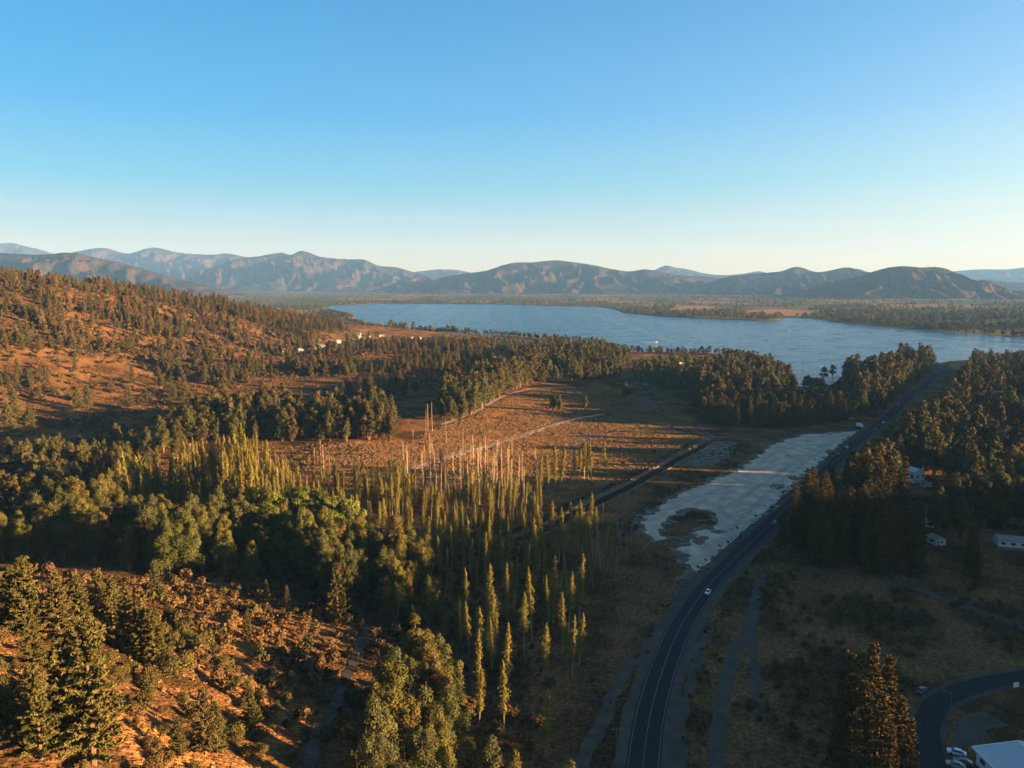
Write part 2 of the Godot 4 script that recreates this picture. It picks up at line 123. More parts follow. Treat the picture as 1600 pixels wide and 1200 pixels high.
const LOT_CARS := [[312.3, -684.7], [306.9, -664.6], [299.7, -641.1], [312.4, -693], [321.5, -693], [308.5, -656.7], [248.4, -1085.4], [254.4, -1078.9]]
const ROCKS := [[97.2, -350.4], [90.3, -336], [87.5, -332], [174.7, -445.1], [150.9, -445.1]]
const MASTS := [[3606.6, 252.6, -6500], [3628.9, 252.6, -6500], [3684.7, 252.6, -6500]]

const SUN_FROM := Vector3(1.0, 0.132, 0.15)
const X0 := -1600.0
const Z0 := -2750.0
const STEP := 25.0
const NX := 126
const NZ := 122

var rng := RandomNumberGenerator.new()
var base := PackedFloat32Array()
var rough_noise := FastNoiseLite.new()
var fine_noise := FastNoiseLite.new()
var patch_noise := FastNoiseLite.new()
var spur_noise := FastNoiseLite.new()
var lake_poly := PackedVector2Array()
var field_poly := PackedVector2Array()
var hill_poly := PackedVector2Array()
var mats := {}
var trodden := {}
var names := {}
var models := {}


func _ready() -> void:
	camera_and_light()
	set_up_noise()
	solve_terrain()
	make_materials()
	build_ground()
	build_lake()
	build_ranges()
	build_roads()
	build_models()
	plant_woods()
	plant_singles()
	plant_hill()
	plant_far()
	plant_shrubs()
	plant_grass()
	build_houses()
	build_vehicles()
	build_street_furniture()


func camera_and_light() -> void:
	var cam := Camera3D.new()
	cam.name = "camera"
	cam.fov = 55.0
	cam.near = 1.0
	cam.far = 60000.0
	add_child(cam)
	cam.position = Vector3(0, 125, 0)
	cam.rotation_degrees = Vector3(-7.8, 0, 0)
	cam.current = true
	var sun := DirectionalLight3D.new()
	sun.name = "sun"
	sun.light_energy = 1.6
	sun.light_color = Color(1.0, 0.56, 0.235).linear_to_srgb()
	sun.light_angular_distance = 0.6
	sun.shadow_enabled = true
	add_child(sun)
	sun.look_at_from_position(SUN_FROM * 100.0, Vector3.ZERO, Vector3.UP)
	var env := Environment.new()
	env.background_mode = Environment.BG_SKY
	var sky := Sky.new()
	var sm := PanoramaSkyMaterial.new()
	sm.panorama = sky_picture()
	sky.sky_material = sm
	env.sky = sky
	env.tonemap_mode = Environment.TONE_MAPPER_LINEAR
	env.tonemap_exposure = 10.0
	env.fog_enabled = true
	env.fog_density = 0.000034
	env.fog_light_color = Color(0.46, 0.70, 1.0)
	env.sdfgi_enabled = true
	env.ssao_enabled = true
	env.ssil_enabled = true
	var we := WorldEnvironment.new()
	we.name = "environment"
	we.environment = env
	add_child(we)


func sky_picture() -> ImageTexture:
	# clear evening air: blue above, pale at the horizon, darker at right angles to the sun, a glow round it
	var w := 1024
	var h := 512
	var im := Image.create(w, h, false, Image.FORMAT_RGBAF)
	var sun := SUN_FROM.normalized()
	var stops := [[0.0, Vector3(1.02, 0.76, 0.38)], [2.0, Vector3(0.90, 0.75, 0.48)], [4.0, Vector3(0.54, 0.68, 0.68)], [7.0, Vector3(0.225, 0.60, 0.78)], [12.0, Vector3(0.085, 0.455, 0.85)], [20.0, Vector3(0.046, 0.34, 0.73)], [40.0, Vector3(0.035, 0.20, 0.47)], [90.0, Vector3(0.024, 0.125, 0.32)]]
	var wisp := FastNoiseLite.new()
	wisp.seed = 5
	wisp.frequency = 1.0
	wisp.fractal_octaves = 4
	for j in h:
		var el := (0.5 - (j + 0.5) / h) * PI
		var deg := maxf(0.0, rad_to_deg(el))
		var c := Vector3.ZERO
		for k in stops.size() - 1:
			if deg <= stops[k + 1][0]:
				var t: float = (deg - stops[k][0]) / (stops[k + 1][0] - stops[k][0])
				c = (stops[k][1] as Vector3).lerp(stops[k + 1][1], t)
				break
		for i in w:
			var az := (i + 0.5) / w * TAU
			var d := Vector3(sin(az) * cos(el), sin(el), -cos(az) * cos(el))
			var cosg := clampf(d.dot(sun), -1.0, 1.0)
			var col := c * (0.95 + 0.24 * cosg * cosg)
			var g := acos(cosg)
			var glow := exp(-g * 2.1) * exp(-maxf(el, 0.0) * 1.5) * 2.3
			col += Vector3(1.05, 1.0, 0.75) * glow
			col += Vector3(0.85, 0.42, 0.0) * minf(1.0, 1.3 * exp(-3.2 * (g - 0.6))) * (1.0 - smoothstep(4.0, 20.0, deg))
			if deg > 0.4 and deg < 7.0:
				var n := wisp.get_noise_3d(d.x * 2.2, deg * 1.3, d.z * 2.2)
				col += Vector3(0.2, 0.13, 0.08) * maxf(0.0, n - 0.1) * smoothstep(0.4, 1.5, deg) * (1.0 - smoothstep(3.0, 7.0, deg))
			col /= 10.0
			im.set_pixel(i, j, Color(col.x, col.y, col.z, 1.0))
	return ImageTexture.create_from_image(im)


# ---------------------------------------------------------------- terrain

func set_up_noise() -> void:
	rng.seed = 20
	for n in [[rough_noise, 11, 1.0 / 70.0, 4], [fine_noise, 12, 1.0 / 9.0, 3], [patch_noise, 13, 1.0 / 45.0, 4], [spur_noise, 14, 1.0, 4]]:
		var f: FastNoiseLite = n[0]
		f.noise_type = FastNoiseLite.TYPE_SIMPLEX_SMOOTH
		f.seed = n[1]
		f.frequency = n[2]
		f.fractal_octaves = n[3]
		if f == spur_noise:
			f.fractal_gain = 0.44
	lake_poly = poly(LAKE)
	field_poly = poly(FIELD)
	hill_poly = poly(HILL)


func poly(a: Array) -> PackedVector2Array:
	var o := PackedVector2Array()
	for p in a:
		o.append(Vector2(p[0], p[1]))
	return o


func solve_terrain() -> void:
	# smooth surface through the surveyed heights (multiquadric interpolation), kept as a 25 m grid
	var n := HEIGHTS.size()
	var rows: Array[PackedFloat64Array] = []
	for i in n + 1:
		var r := PackedFloat64Array()
		r.resize(n + 2)
		for j in n + 1:
			if i < n and j < n:
				var dx: float = HEIGHTS[i][0] - HEIGHTS[j][0]
				var dz: float = HEIGHTS[i][1] - HEIGHTS[j][1]
				r[j] = sqrt(dx * dx + dz * dz + 4900.0) - (6.0 if i == j else 0.0)
			else:
				r[j] = 0.0 if i == n and j == n else 1.0
		r[n + 1] = HEIGHTS[i][2] if i < n else 0.0
		rows.append(r)
	for k in n + 1:
		var best := k
		for i in range(k + 1, n + 1):
			if absf(rows[i][k]) > absf(rows[best][k]):
				best = i
		var t := rows[k]
		rows[k] = rows[best]
		rows[best] = t
		var pk := rows[k]
		for i in range(k + 1, n + 1):
			var ri := rows[i]
			var f := ri[k] / pk[k]
			if f != 0.0:
				for j in range(k, n + 2):
					ri[j] -= f * pk[j]
				rows[i] = ri
	var wts := PackedFloat64Array()
	wts.resize(n + 1)
	for k in range(n, -1, -1):
		var s := rows[k][n + 1]
		for j in range(k + 1, n + 1):
			s -= rows[k][j] * wts[j]
		wts[k] = s / rows[k][k]
	var hx := PackedFloat32Array()
	var hz := PackedFloat32Array()
	for p in HEIGHTS:
		hx.append(p[0])
		hz.append(p[1])
	base.resize(NX * NZ)
	for j in NZ:
		var z := Z0 + j * STEP
		for i in NX:
			var x := X0 + i * STEP
			var s := wts[n]
			for k in n:
				var dx := hx[k] - x
				var dz := hz[k] - z
				s += wts[k] * sqrt(dx * dx + dz * dz + 4900.0)
			base[j * NX + i] = s


func cubic(a: float, b: float, c: float, d: float, t: float) -> float:
	return b + 0.5 * t * (c - a + t * (2.0 * a - 5.0 * b + 4.0 * c - d + t * (3.0 * (b - c) + d - a)))


func smooth_height(x: float, z: float) -> float:
	var edge := minf(minf(x - X0, X0 + (NX - 1) * STEP - x), minf(z - Z0, Z0 + (NZ - 1) * STEP - z))
	if edge <= 60.0:
		return 3.5
	var fx := (x - X0) / STEP
	var fz := (z - Z0) / STEP
	var i := int(fx)
	var j := int(fz)
	fx -= i
	fz -= j
	var k := (j - 1) * NX + i - 1
	var r := [0.0, 0.0, 0.0, 0.0]
	for m in 4:
		r[m] = cubic(base[k], base[k + 1], base[k + 2], base[k + 3], fx)
		k += NX
	var h := cubic(r[0], r[1], r[2], r[3], fz)
	return lerpf(3.5, h, smoothstep(60.0, 400.0, edge)) if z < -1500.0 or absf(x) > 1000.0 else h


func shore(x: float, z: float) -> float:
	# distance inside the lake (negative on land)
	if z > -880.0 or z < -5000.0 or x < -2300.0 or x > 2600.0:
		return -400.0
	var best := 1e12
	var p := Vector2(x, z)
	var inside := false
	var n := lake_poly.size()
	var a := lake_poly[n - 1]
	for i in n:
		var b := lake_poly[i]
		var ab := b - a
		var q := a + ab * clampf((p - a).dot(ab) / ab.length_squared(), 0.0, 1.0)
		best = minf(best, p.distance_squared_to(q))
		if (a.y > z) != (b.y > z) and x < (b.x - a.x) * (z - a.y) / (b.y - a.y) + a.x:
			inside = not inside
		a = b
	var d := sqrt(best)
	return d if inside else -d


func ground(x: float, z: float) -> float:
	var h := smooth_height(x, z)
	var s := shore(x, z)
	if s > -300.0:
		s += 6.0 * rough_noise.get_noise_2d(x * 0.5, z * 0.5) * smoothstep(-900.0, -1500.0, z) * 3.0
	if s > 0.0:
		return -minf(4.0, 0.3 + s * 0.05)
	if s > -60.0:
		h = minf(maxf(h, 0.25 - s * 0.03), 0.6 - s * 0.22)
	h = maxf(h, 0.8 if s < -20.0 else 0.2)
	h += 3.2 * smoothstep(12.0, 40.0, h) * rough_noise.get_noise_2d(x, z)
	h += (0.05 + 0.4 * smoothstep(12.0, 26.0, h)) * fine_noise.get_noise_2d(x, z)
	return h


func on_ground(x: float, z: float, up := 0.0) -> Vector3:
	return Vector3(x, ground(x, z) + up, z)


func lines(from: float, to: float, first: float, grow: float, most: float) -> PackedFloat32Array:
	var o := PackedFloat32Array()
	var s := first
	var x := from
	var way := signf(to - from)
	while (to - x) * way > 0.0:
		o.append(x)
		x += s * way
		s = minf(s * grow, most)
	o.append(to)
	return o


func ground_color(x: float, z: float, h: float) -> Color:
	var n := patch_noise.get_noise_2d(x, z)
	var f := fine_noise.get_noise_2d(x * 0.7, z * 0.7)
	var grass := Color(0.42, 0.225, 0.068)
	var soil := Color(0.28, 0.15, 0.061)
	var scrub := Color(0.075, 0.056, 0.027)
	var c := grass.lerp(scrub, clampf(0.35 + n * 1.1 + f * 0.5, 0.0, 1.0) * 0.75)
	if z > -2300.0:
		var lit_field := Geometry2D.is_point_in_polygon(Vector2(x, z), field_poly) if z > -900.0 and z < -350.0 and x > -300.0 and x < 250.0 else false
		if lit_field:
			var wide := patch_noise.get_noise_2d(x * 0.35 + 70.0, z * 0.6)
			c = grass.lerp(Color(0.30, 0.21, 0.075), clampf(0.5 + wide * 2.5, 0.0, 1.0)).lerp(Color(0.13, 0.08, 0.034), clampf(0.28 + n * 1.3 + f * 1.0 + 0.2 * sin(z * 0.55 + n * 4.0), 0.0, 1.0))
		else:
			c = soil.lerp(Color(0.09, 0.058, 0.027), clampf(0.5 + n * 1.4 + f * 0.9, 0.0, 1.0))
	if z < -1500.0 and h < 14.0:
		# fields beyond the lake
		var cell := spur_noise.get_noise_2d(floorf(x / 260.0 + floorf(z / 420.0) * 0.37) * 17.3, floorf(z / 420.0) * 9.7)
		var far := Color(0.10, 0.125, 0.045)
		if cell > 0.3:
			far = Color(0.34, 0.22, 0.10)
		elif cell > 0.05:
			far = Color(0.13, 0.155, 0.055)
		elif cell < -0.32:
			far = Color(0.2, 0.14, 0.07)
		c = c.lerp(far.lerp(scrub, clampf(0.2 + n * 0.7, 0.0, 0.7)), smoothstep(-1500.0, -2000.0, z))
	return c


func build_ground() -> void:
	var xs := PackedFloat32Array()
	var side := lines(440.0, 17500.0, 5.0, 1.055, 420.0)
	for i in range(side.size() - 1, -1, -1):
		xs.append(-side[i])
	var x := -436.0
	while x < 438.0:
		xs.append(x)
		x += 4.0
	xs.append_array(side)
	var zs := PackedFloat32Array()
	var back := lines(-100.0, 600.0, 8.0, 1.15, 120.0)
	for i in range(back.size() - 1, -1, -1):
		zs.append(back[i])
	var z := -104.0
	while z > -720.0:
		zs.append(z)
		z -= 4.0
	zs.append_array(lines(z, -2000.0, 5.0, 1.01, 14.0))
	zs.append_array(lines(-2014.0, -17500.0, 16.0, 1.03, 260.0))
	var nx := xs.size()
	var nz := zs.size()
	var v := PackedVector3Array()
	var nn := PackedVector3Array()
	var c := PackedColorArray()
	var uv := PackedVector2Array()
	var ix := PackedInt32Array()
	v.resize(nx * nz)
	c.resize(nx * nz)
	uv.resize(nx * nz)
	nn.resize(nx * nz)
	var k := 0
	for j in nz:
		for i in nx:
			var h := ground(xs[i], zs[j])
			v[k] = Vector3(xs[i], h, zs[j])
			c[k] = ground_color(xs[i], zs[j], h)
			uv[k] = Vector2(xs[i], zs[j]) / 22.0
			k += 1
	for j in nz:
		for i in nx:
			var l := v[j * nx + maxi(i - 1, 0)]
			var r := v[j * nx + mini(i + 1, nx - 1)]
			var b := v[maxi(j - 1, 0) * nx + i]
			var f := v[mini(j + 1, nz - 1) * nx + i]
			nn[j * nx + i] = (r - l).cross(f - b).normalized()
	for j in nz - 1:
		for i in nx - 1:
			var a := j * nx + i
			ix.append_array([a, a + nx, a + 1, a + 1, a + nx, a + nx + 1])
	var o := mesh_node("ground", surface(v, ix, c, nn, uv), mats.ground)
	o.set_meta("kind", "structure")
	print("ground ", nx, " x ", nz)


func surface(v: PackedVector3Array, ix: PackedInt32Array, c = null, n = null, uv = null, into: ArrayMesh = null) -> ArrayMesh:
	var a := []
	a.resize(Mesh.ARRAY_MAX)
	a[Mesh.ARRAY_VERTEX] = v
	a[Mesh.ARRAY_INDEX] = ix
	if c != null:
		a[Mesh.ARRAY_COLOR] = c
	if n != null:
		a[Mesh.ARRAY_NORMAL] = n
	if uv != null:
		a[Mesh.ARRAY_TEX_UV] = uv
	var m := into if into else ArrayMesh.new()
	m.add_surface_from_arrays(Mesh.PRIMITIVE_TRIANGLES, a)
	return m


func numbered(called: String) -> String:
	var k: int = names.get(called, 0)
	names[called] = k + 1
	return called if k == 0 else "%s_%03d" % [called, k]


func mesh_node(called: String, m: Mesh, mat: Material, parent: Node = null) -> MeshInstance3D:
	var o := MeshInstance3D.new()
	o.mesh = m
	if mat:
		o.material_override = mat
	if parent:
		o.name = called
		parent.add_child(o, true)
	else:
		o.name = numbered(called)
		add_child(o, true)
	return o


func thing(called: String, label: String, category: String, at: Vector3, turn := 0.0, group := "") -> Node3D:
	var o := Node3D.new()
	o.name = numbered(called)
	add_child(o, true)
	o.position = at
	o.rotation.y = turn
	tag(o, label, category, group)
	return o


func tag(o: Node, label: String, category: String, group := "") -> void:
	o.set_meta("label", label)
	o.set_meta("category", category)
	if group:
		o.set_meta("group", group)


func mat(color: Color, roughness := 0.9, metallic := 0.0) -> StandardMaterial3D:
	var m := StandardMaterial3D.new()
	m.albedo_color = color.linear_to_srgb()
	m.roughness = roughness
	m.metallic = metallic
	return m


func noise_texture(seed_: int, freq: float, lo: float, hi: float, octaves := 5, normal := false, strength := 6.0, size := 512) -> NoiseTexture2D:
	var f := FastNoiseLite.new()
	f.noise_type = FastNoiseLite.TYPE_SIMPLEX_SMOOTH
	f.seed = seed_
	f.frequency = freq
	f.fractal_octaves = octaves
	var t := NoiseTexture2D.new()
	t.width = size
	t.height = size
	t.seamless = true
	t.noise = f
	if normal:
		t.as_normal_map = true
		t.bump_strength = strength
	else:
		var g := Gradient.new()
		g.set_color(0, Color(lo, lo, lo))
		g.set_color(1, Color(hi, hi, hi))
		t.color_ramp = g
	return t


func make_materials() -> void:
	var g := mat(Color.WHITE, 1.0)
	g.vertex_color_use_as_albedo = true
	g.albedo_texture = noise_texture(3, 0.02, 0.55, 1.0, 6)
	g.normal_enabled = true
	g.normal_texture = noise_texture(4, 0.03, 0, 1, 5, true, 22.0)
	g.normal_scale = 1.0
	g.metallic_specular = 0.1
	mats.ground = g
	var water := mat(Color(0.005, 0.06, 0.14), 0.12)
	water.normal_enabled = true
	water.normal_texture = noise_texture(7, 0.09, 0, 1, 3, true, 9.0, 1024)
	water.normal_scale = 0.8
	water.roughness = 1.0
	water.roughness_texture = noise_texture(8, 0.006, 0.04, 0.34, 4, false, 6.0, 1024)
	mats.water = water
	var rock := mat(Color.WHITE, 1.0)
	rock.vertex_color_use_as_albedo = true
	rock.metallic_specular = 0.05
	rock.albedo_texture = noise_texture(9, 0.02, 0.5, 1.0, 6)
	mats.rock = rock
	for a in [["asphalt", Color(0.036, 0.038, 0.041), 0.7, 1.0], ["gravel", Color(0.095, 0.078, 0.062), 0.75, 1.0], ["dirt", Color(0.235, 0.185, 0.14), 0.5, 1.0], ["sand", Color(0.6, 0.44, 0.325), 0.76, 1.0], ["rut", Color(0.4, 0.32, 0.26), 0.7, 1.0], ["tan", Color(0.34, 0.2, 0.1), 0.6, 1.0], ["green", Color(0.10, 0.105, 0.035), 0.5, 1.0], ["spoil", Color(0.27, 0.2, 0.14), 0.5, 1.0], ["ditch", Color(0.035, 0.03, 0.025), 0.6, 1.0]]:
		var m := mat(a[1], 1.0)
		m.albedo_texture = noise_texture(hash(a[0]) % 1000, 0.012 if a[0] in ["sand", "rut"] else 0.025, a[2], a[3], 4 if a[0] in ["sand", "rut"] else 6)
		m.uv1_triplanar = true
		m.uv1_world_triplanar = true
		m.uv1_scale = Vector3.ONE / (70.0 if a[0] in ["sand", "gravel", "dirt", "rut"] else 19.0)
		m.metallic_specular = 0.08
		mats[a[0]] = m
	mats.paint = mat(Color(0.12, 0.12, 0.115), 0.9)
	for a in [["leaf", 0.75, 0.22], ["needle", 0.8, 0.1]]:
		var m := mat(Color.WHITE, a[1])
		m.vertex_color_use_as_albedo = true
		m.metallic_specular = 0.2
		m.backlight_enabled = true
		m.backlight = Color(a[2], a[2], a[2] * 0.8)
		mats[a[0]] = m
	var bark := mat(Color.WHITE, 0.95)
	bark.vertex_color_use_as_albedo = true
	bark.metallic_specular = 0.1
	mats.bark = bark
	mats.straw = mat(Color.WHITE, 1.0)
	mats.straw.vertex_color_use_as_albedo = true
	mats.straw.backlight_enabled = true
	mats.straw.backlight = Color(0.3, 0.28, 0.2)


func build_lake() -> void:
	var v := PackedVector3Array()
	var uv := PackedVector2Array()
	var n := PackedVector3Array()
	var ix := PackedInt32Array()
	for j in 41:
		for i in 41:
			var p := Vector3(lerpf(-1500.0, 2700.0, i / 40.0), 0.0, lerpf(-850.0, -5000.0, j / 40.0))
			v.append(p)
			n.append(Vector3.UP)
			uv.append(Vector2(p.x / 620.0, p.z / 300.0))
	for j in 40:
		for i in 40:
			var a := j * 41 + i
			ix.append_array([a, a + 41, a + 1, a + 1, a + 41, a + 42])
	var o := mesh_node("lake_water", surface(v, ix, null, n, uv), mats.water)
	o.set_meta("kind", "structure")


func build_ranges() -> void:
	for r in RANGES:
		var pts: Array = r[5]
		var z0 := -float(r[1])
		var front := float(r[2])
		var back := float(r[3])
		var kind: int = r[4]
		var xa: float = pts[0][0]
		var xb: float = pts[-1][0]
		var nx := clampi(int((xb - xa) / 28.0), 60, 260)
		var nz := 56
		var sc := clampf((xb - xa) / 8.0, 220.0, 800.0)
		var v := PackedVector3Array()
		var c := PackedColorArray()
		var uv := PackedVector2Array()
		var ix := PackedInt32Array()
		var top := 0.0
		for p in pts:
			top = maxf(top, p[1])
		for j in nz + 1:
			var t := lerpf(-1.0, 1.0, float(j) / nz)
			for i in nx + 1:
				var x := lerpf(xa, xb, float(i) / nx)
				var z := z0 + (-t * front if t < 0.0 else -t * back)
				var prof := 0.0
				for k in pts.size() - 1:
					if x <= pts[k + 1][0]:
						var a: float = pts[maxi(k - 1, 0)][1]
						var d: float = pts[mini(k + 2, pts.size() - 1)][1]
						prof = cubic(a, pts[k][1], pts[k + 1][1], d, (x - pts[k][0]) / (pts[k + 1][0] - pts[k][0]))
						break
				var at := absf(t)
				var warp := 0.9 * sc * spur_noise.get_noise_2d(x / sc * 0.4 + 31.0, z / sc * 0.4)
				var rid := 1.0 - 2.0 * absf(spur_noise.get_noise_2d((x + warp) / sc + r[1], z / (sc * 4.0)))
				var rid2 := 1.0 - 2.0 * absf(spur_noise.get_noise_2d((x + warp) / sc * 2.4 + 7.0, z / sc * 0.8))
				var fall := 1.0 - at * (0.75 + 0.25 * at)
				var mid := 4.0 * at * (1.0 - at)
				var h := prof * (fall - mid * (0.72 * (0.85 - rid) + 0.2 * (0.8 - rid2)))
				h += prof * 0.012 * spur_noise.get_noise_2d(x / sc * 5.0, z / sc * 5.0)
				h = h if at < 0.97 else -6.0
				v.append(Vector3(x, maxf(h, -6.0), z))
				var n := spur_noise.get_noise_2d(x / sc * 3.0 + 50.0, z / sc * 3.0)
				var green := Color(0.03, 0.033, 0.019)
				var brown := Color(0.072, 0.043, 0.027)
				if kind == 2:
					green = Color(0.15, 0.08, 0.045)
					brown = Color(0.2, 0.1, 0.058)
				elif kind == 3:
					green = Color(0.04, 0.037, 0.022)
					brown = Color(0.075, 0.047, 0.027)
				c.append(green.lerp(brown, clampf(0.5 + n * 1.1 + 0.2 * (rid - 0.5), 0.0, 1.0)))
				uv.append(Vector2(x, z) / 420.0)
		var nn := PackedVector3Array()
		nn.resize(v.size())
		for j in nz + 1:
			for i in nx + 1:
				var l := v[j * (nx + 1) + maxi(i - 1, 0)]
				var rr := v[j * (nx + 1) + mini(i + 1, nx)]
				var b := v[maxi(j - 1, 0) * (nx + 1) + i]
				var f := v[mini(j + 1, nz) * (nx + 1) + i]
				nn[j * (nx + 1) + i] = (rr - l).cross(b - f).normalized() * (1.0 if (rr - l).cross(b - f).y > 0.0 else -1.0)
		for j in nz:
			for i in nx:
				var a := j * (nx + 1) + i
				ix.append_array([a, a + nx + 1, a + 1, a + 1, a + nx + 1, a + nx + 2])
		var o := mesh_node(r[0], surface(v, ix, c, nn, uv), mats.rock)
		o.set_meta("kind", "structure")
		tag(o, r[6], "hills" if kind != 1 else "mountain")


# ---------------------------------------------------------------- roads and patches

func spline(pts: Array, every: float) -> PackedVector2Array:
	var cv := Curve2D.new()
	for i in pts.size():
		var a := Vector2(pts[maxi(i - 1, 0)][0], pts[maxi(i - 1, 0)][1])
		var b := Vector2(pts[mini(i + 1, pts.size() - 1)][0], pts[mini(i + 1, pts.size() - 1)][1])
		var t := (b - a) / 6.0
		cv.add_point(Vector2(pts[i][0], pts[i][1]), -t, t)
	cv.bake_interval = 1.0
	var o := PackedVector2Array()
	var len := cv.get_baked_length()
	var n := maxi(2, int(len / every))
	for i in n + 1:
		o.append(cv.sample_baked(len * i / n))
	return o


func ribbon(path: PackedVector2Array, left: float, right: float, up: float, ragged := 0.0, across := 3, flat_y := false) -> ArrayMesh:
	var v := PackedVector3Array()
	var nn := PackedVector3Array()
	var ix := PackedInt32Array()
	for i in path.size():
		var t := (path[mini(i + 1, path.size() - 1)] - path[maxi(i - 1, 0)]).normalized()
		var side := Vector2(-t.y, t.x)
		var l := left + ragged * fine_noise.get_noise_2d(i * 3.1, left * 10.0)
		var r := right + ragged * fine_noise.get_noise_2d(i * 3.1, right * 10.0 + 90.0)
		var mid := ground(path[i].x, path[i].y)
		for k in across + 1:
			var p := path[i] + side * lerpf(l, r, float(k) / across)
			v.append(Vector3(p.x, (mid if flat_y else maxf(ground(p.x, p.y), mid - 0.2)) + up, p.y))
			nn.append(Vector3.UP)
	var w := across + 1
	for i in path.size() - 1:
		for k in across:
			var a := i * w + k
			ix.append_array([a, a + w, a + 1, a + 1, a + w, a + w + 1])
	return surface(v, ix, null, nn)


func patch(called: String, pts: Array, cell: float, up: float, m: Material, ragged := 2.0, grow := 0.0) -> void:
	var pg := poly(pts)
	var box := Rect2(pg[0], Vector2.ZERO)
	for p in pg:
		box = box.expand(p)
	box = box.grow(cell * 2.0 + maxf(grow, 0.0) + ragged)
	var nx := int(box.size.x / cell) + 1
	var nz := int(box.size.y / cell) + 1
	var sd := PackedFloat32Array()
	var at := PackedVector2Array()
	for j in nz + 1:
		for i in nx + 1:
			var p := box.position + Vector2(i, j) * cell
			at.append(p)
			sd.append(poly_distance(p, pg) + grow + ragged * (patch_noise.get_noise_2d(p.x * 3.0, p.y * 3.0) + 0.6 * fine_noise.get_noise_2d(p.x, p.y)))
	var used := {}
	var v := PackedVector3Array()
	var nn := PackedVector3Array()
	var ix := PackedInt32Array()
	for j in nz:
		for i in nx:
			var q := [j * (nx + 1) + i, j * (nx + 1) + i + 1, (j + 1) * (nx + 1) + i, (j + 1) * (nx + 1) + i + 1]
			var inside := 0
			for k in q:
				inside += 1 if sd[k] > 0.0 else 0
			if inside == 0:
				continue
			var id := []
			for k in q:
				if not used.has(k):
					var p := at[k]
					if sd[k] < 0.0:
						var gx := sd[mini(k + 1, sd.size() - 1)] - sd[maxi(k - 1, 0)]
						var gz := sd[mini(k + nx + 1, sd.size() - 1)] - sd[maxi(k - nx - 1, 0)]
						var g := Vector2(gx, gz)
						if g.length() > 0.0001:
							p += g.normalized() * minf(-sd[k], cell * 1.2)
					used[k] = v.size()
					v.append(on_ground(p.x, p.y, up))
					nn.append(Vector3.UP)
				id.append(used[k])
			ix.append_array([id[0], id[1], id[2], id[1], id[3], id[2]])
	var o := mesh_node(called, surface(v, ix, null, nn), m)
	o.set_meta("kind", "structure")


func poly_distance(p: Vector2, pg: PackedVector2Array) -> float:
	var best := 1e12
	var a := pg[pg.size() - 1]
	for b in pg:
		var ab := b - a
		best = minf(best, p.distance_squared_to(a + ab * clampf((p - a).dot(ab) / ab.length_squared(), 0.0, 1.0)))
		a = b
	return sqrt(best) if Geometry2D.is_point_in_polygon(p, pg) else -sqrt(best)


func road_piece(called: String, m: ArrayMesh, material: Material) -> void:
	mesh_node(called, m, material).set_meta("kind", "structure")


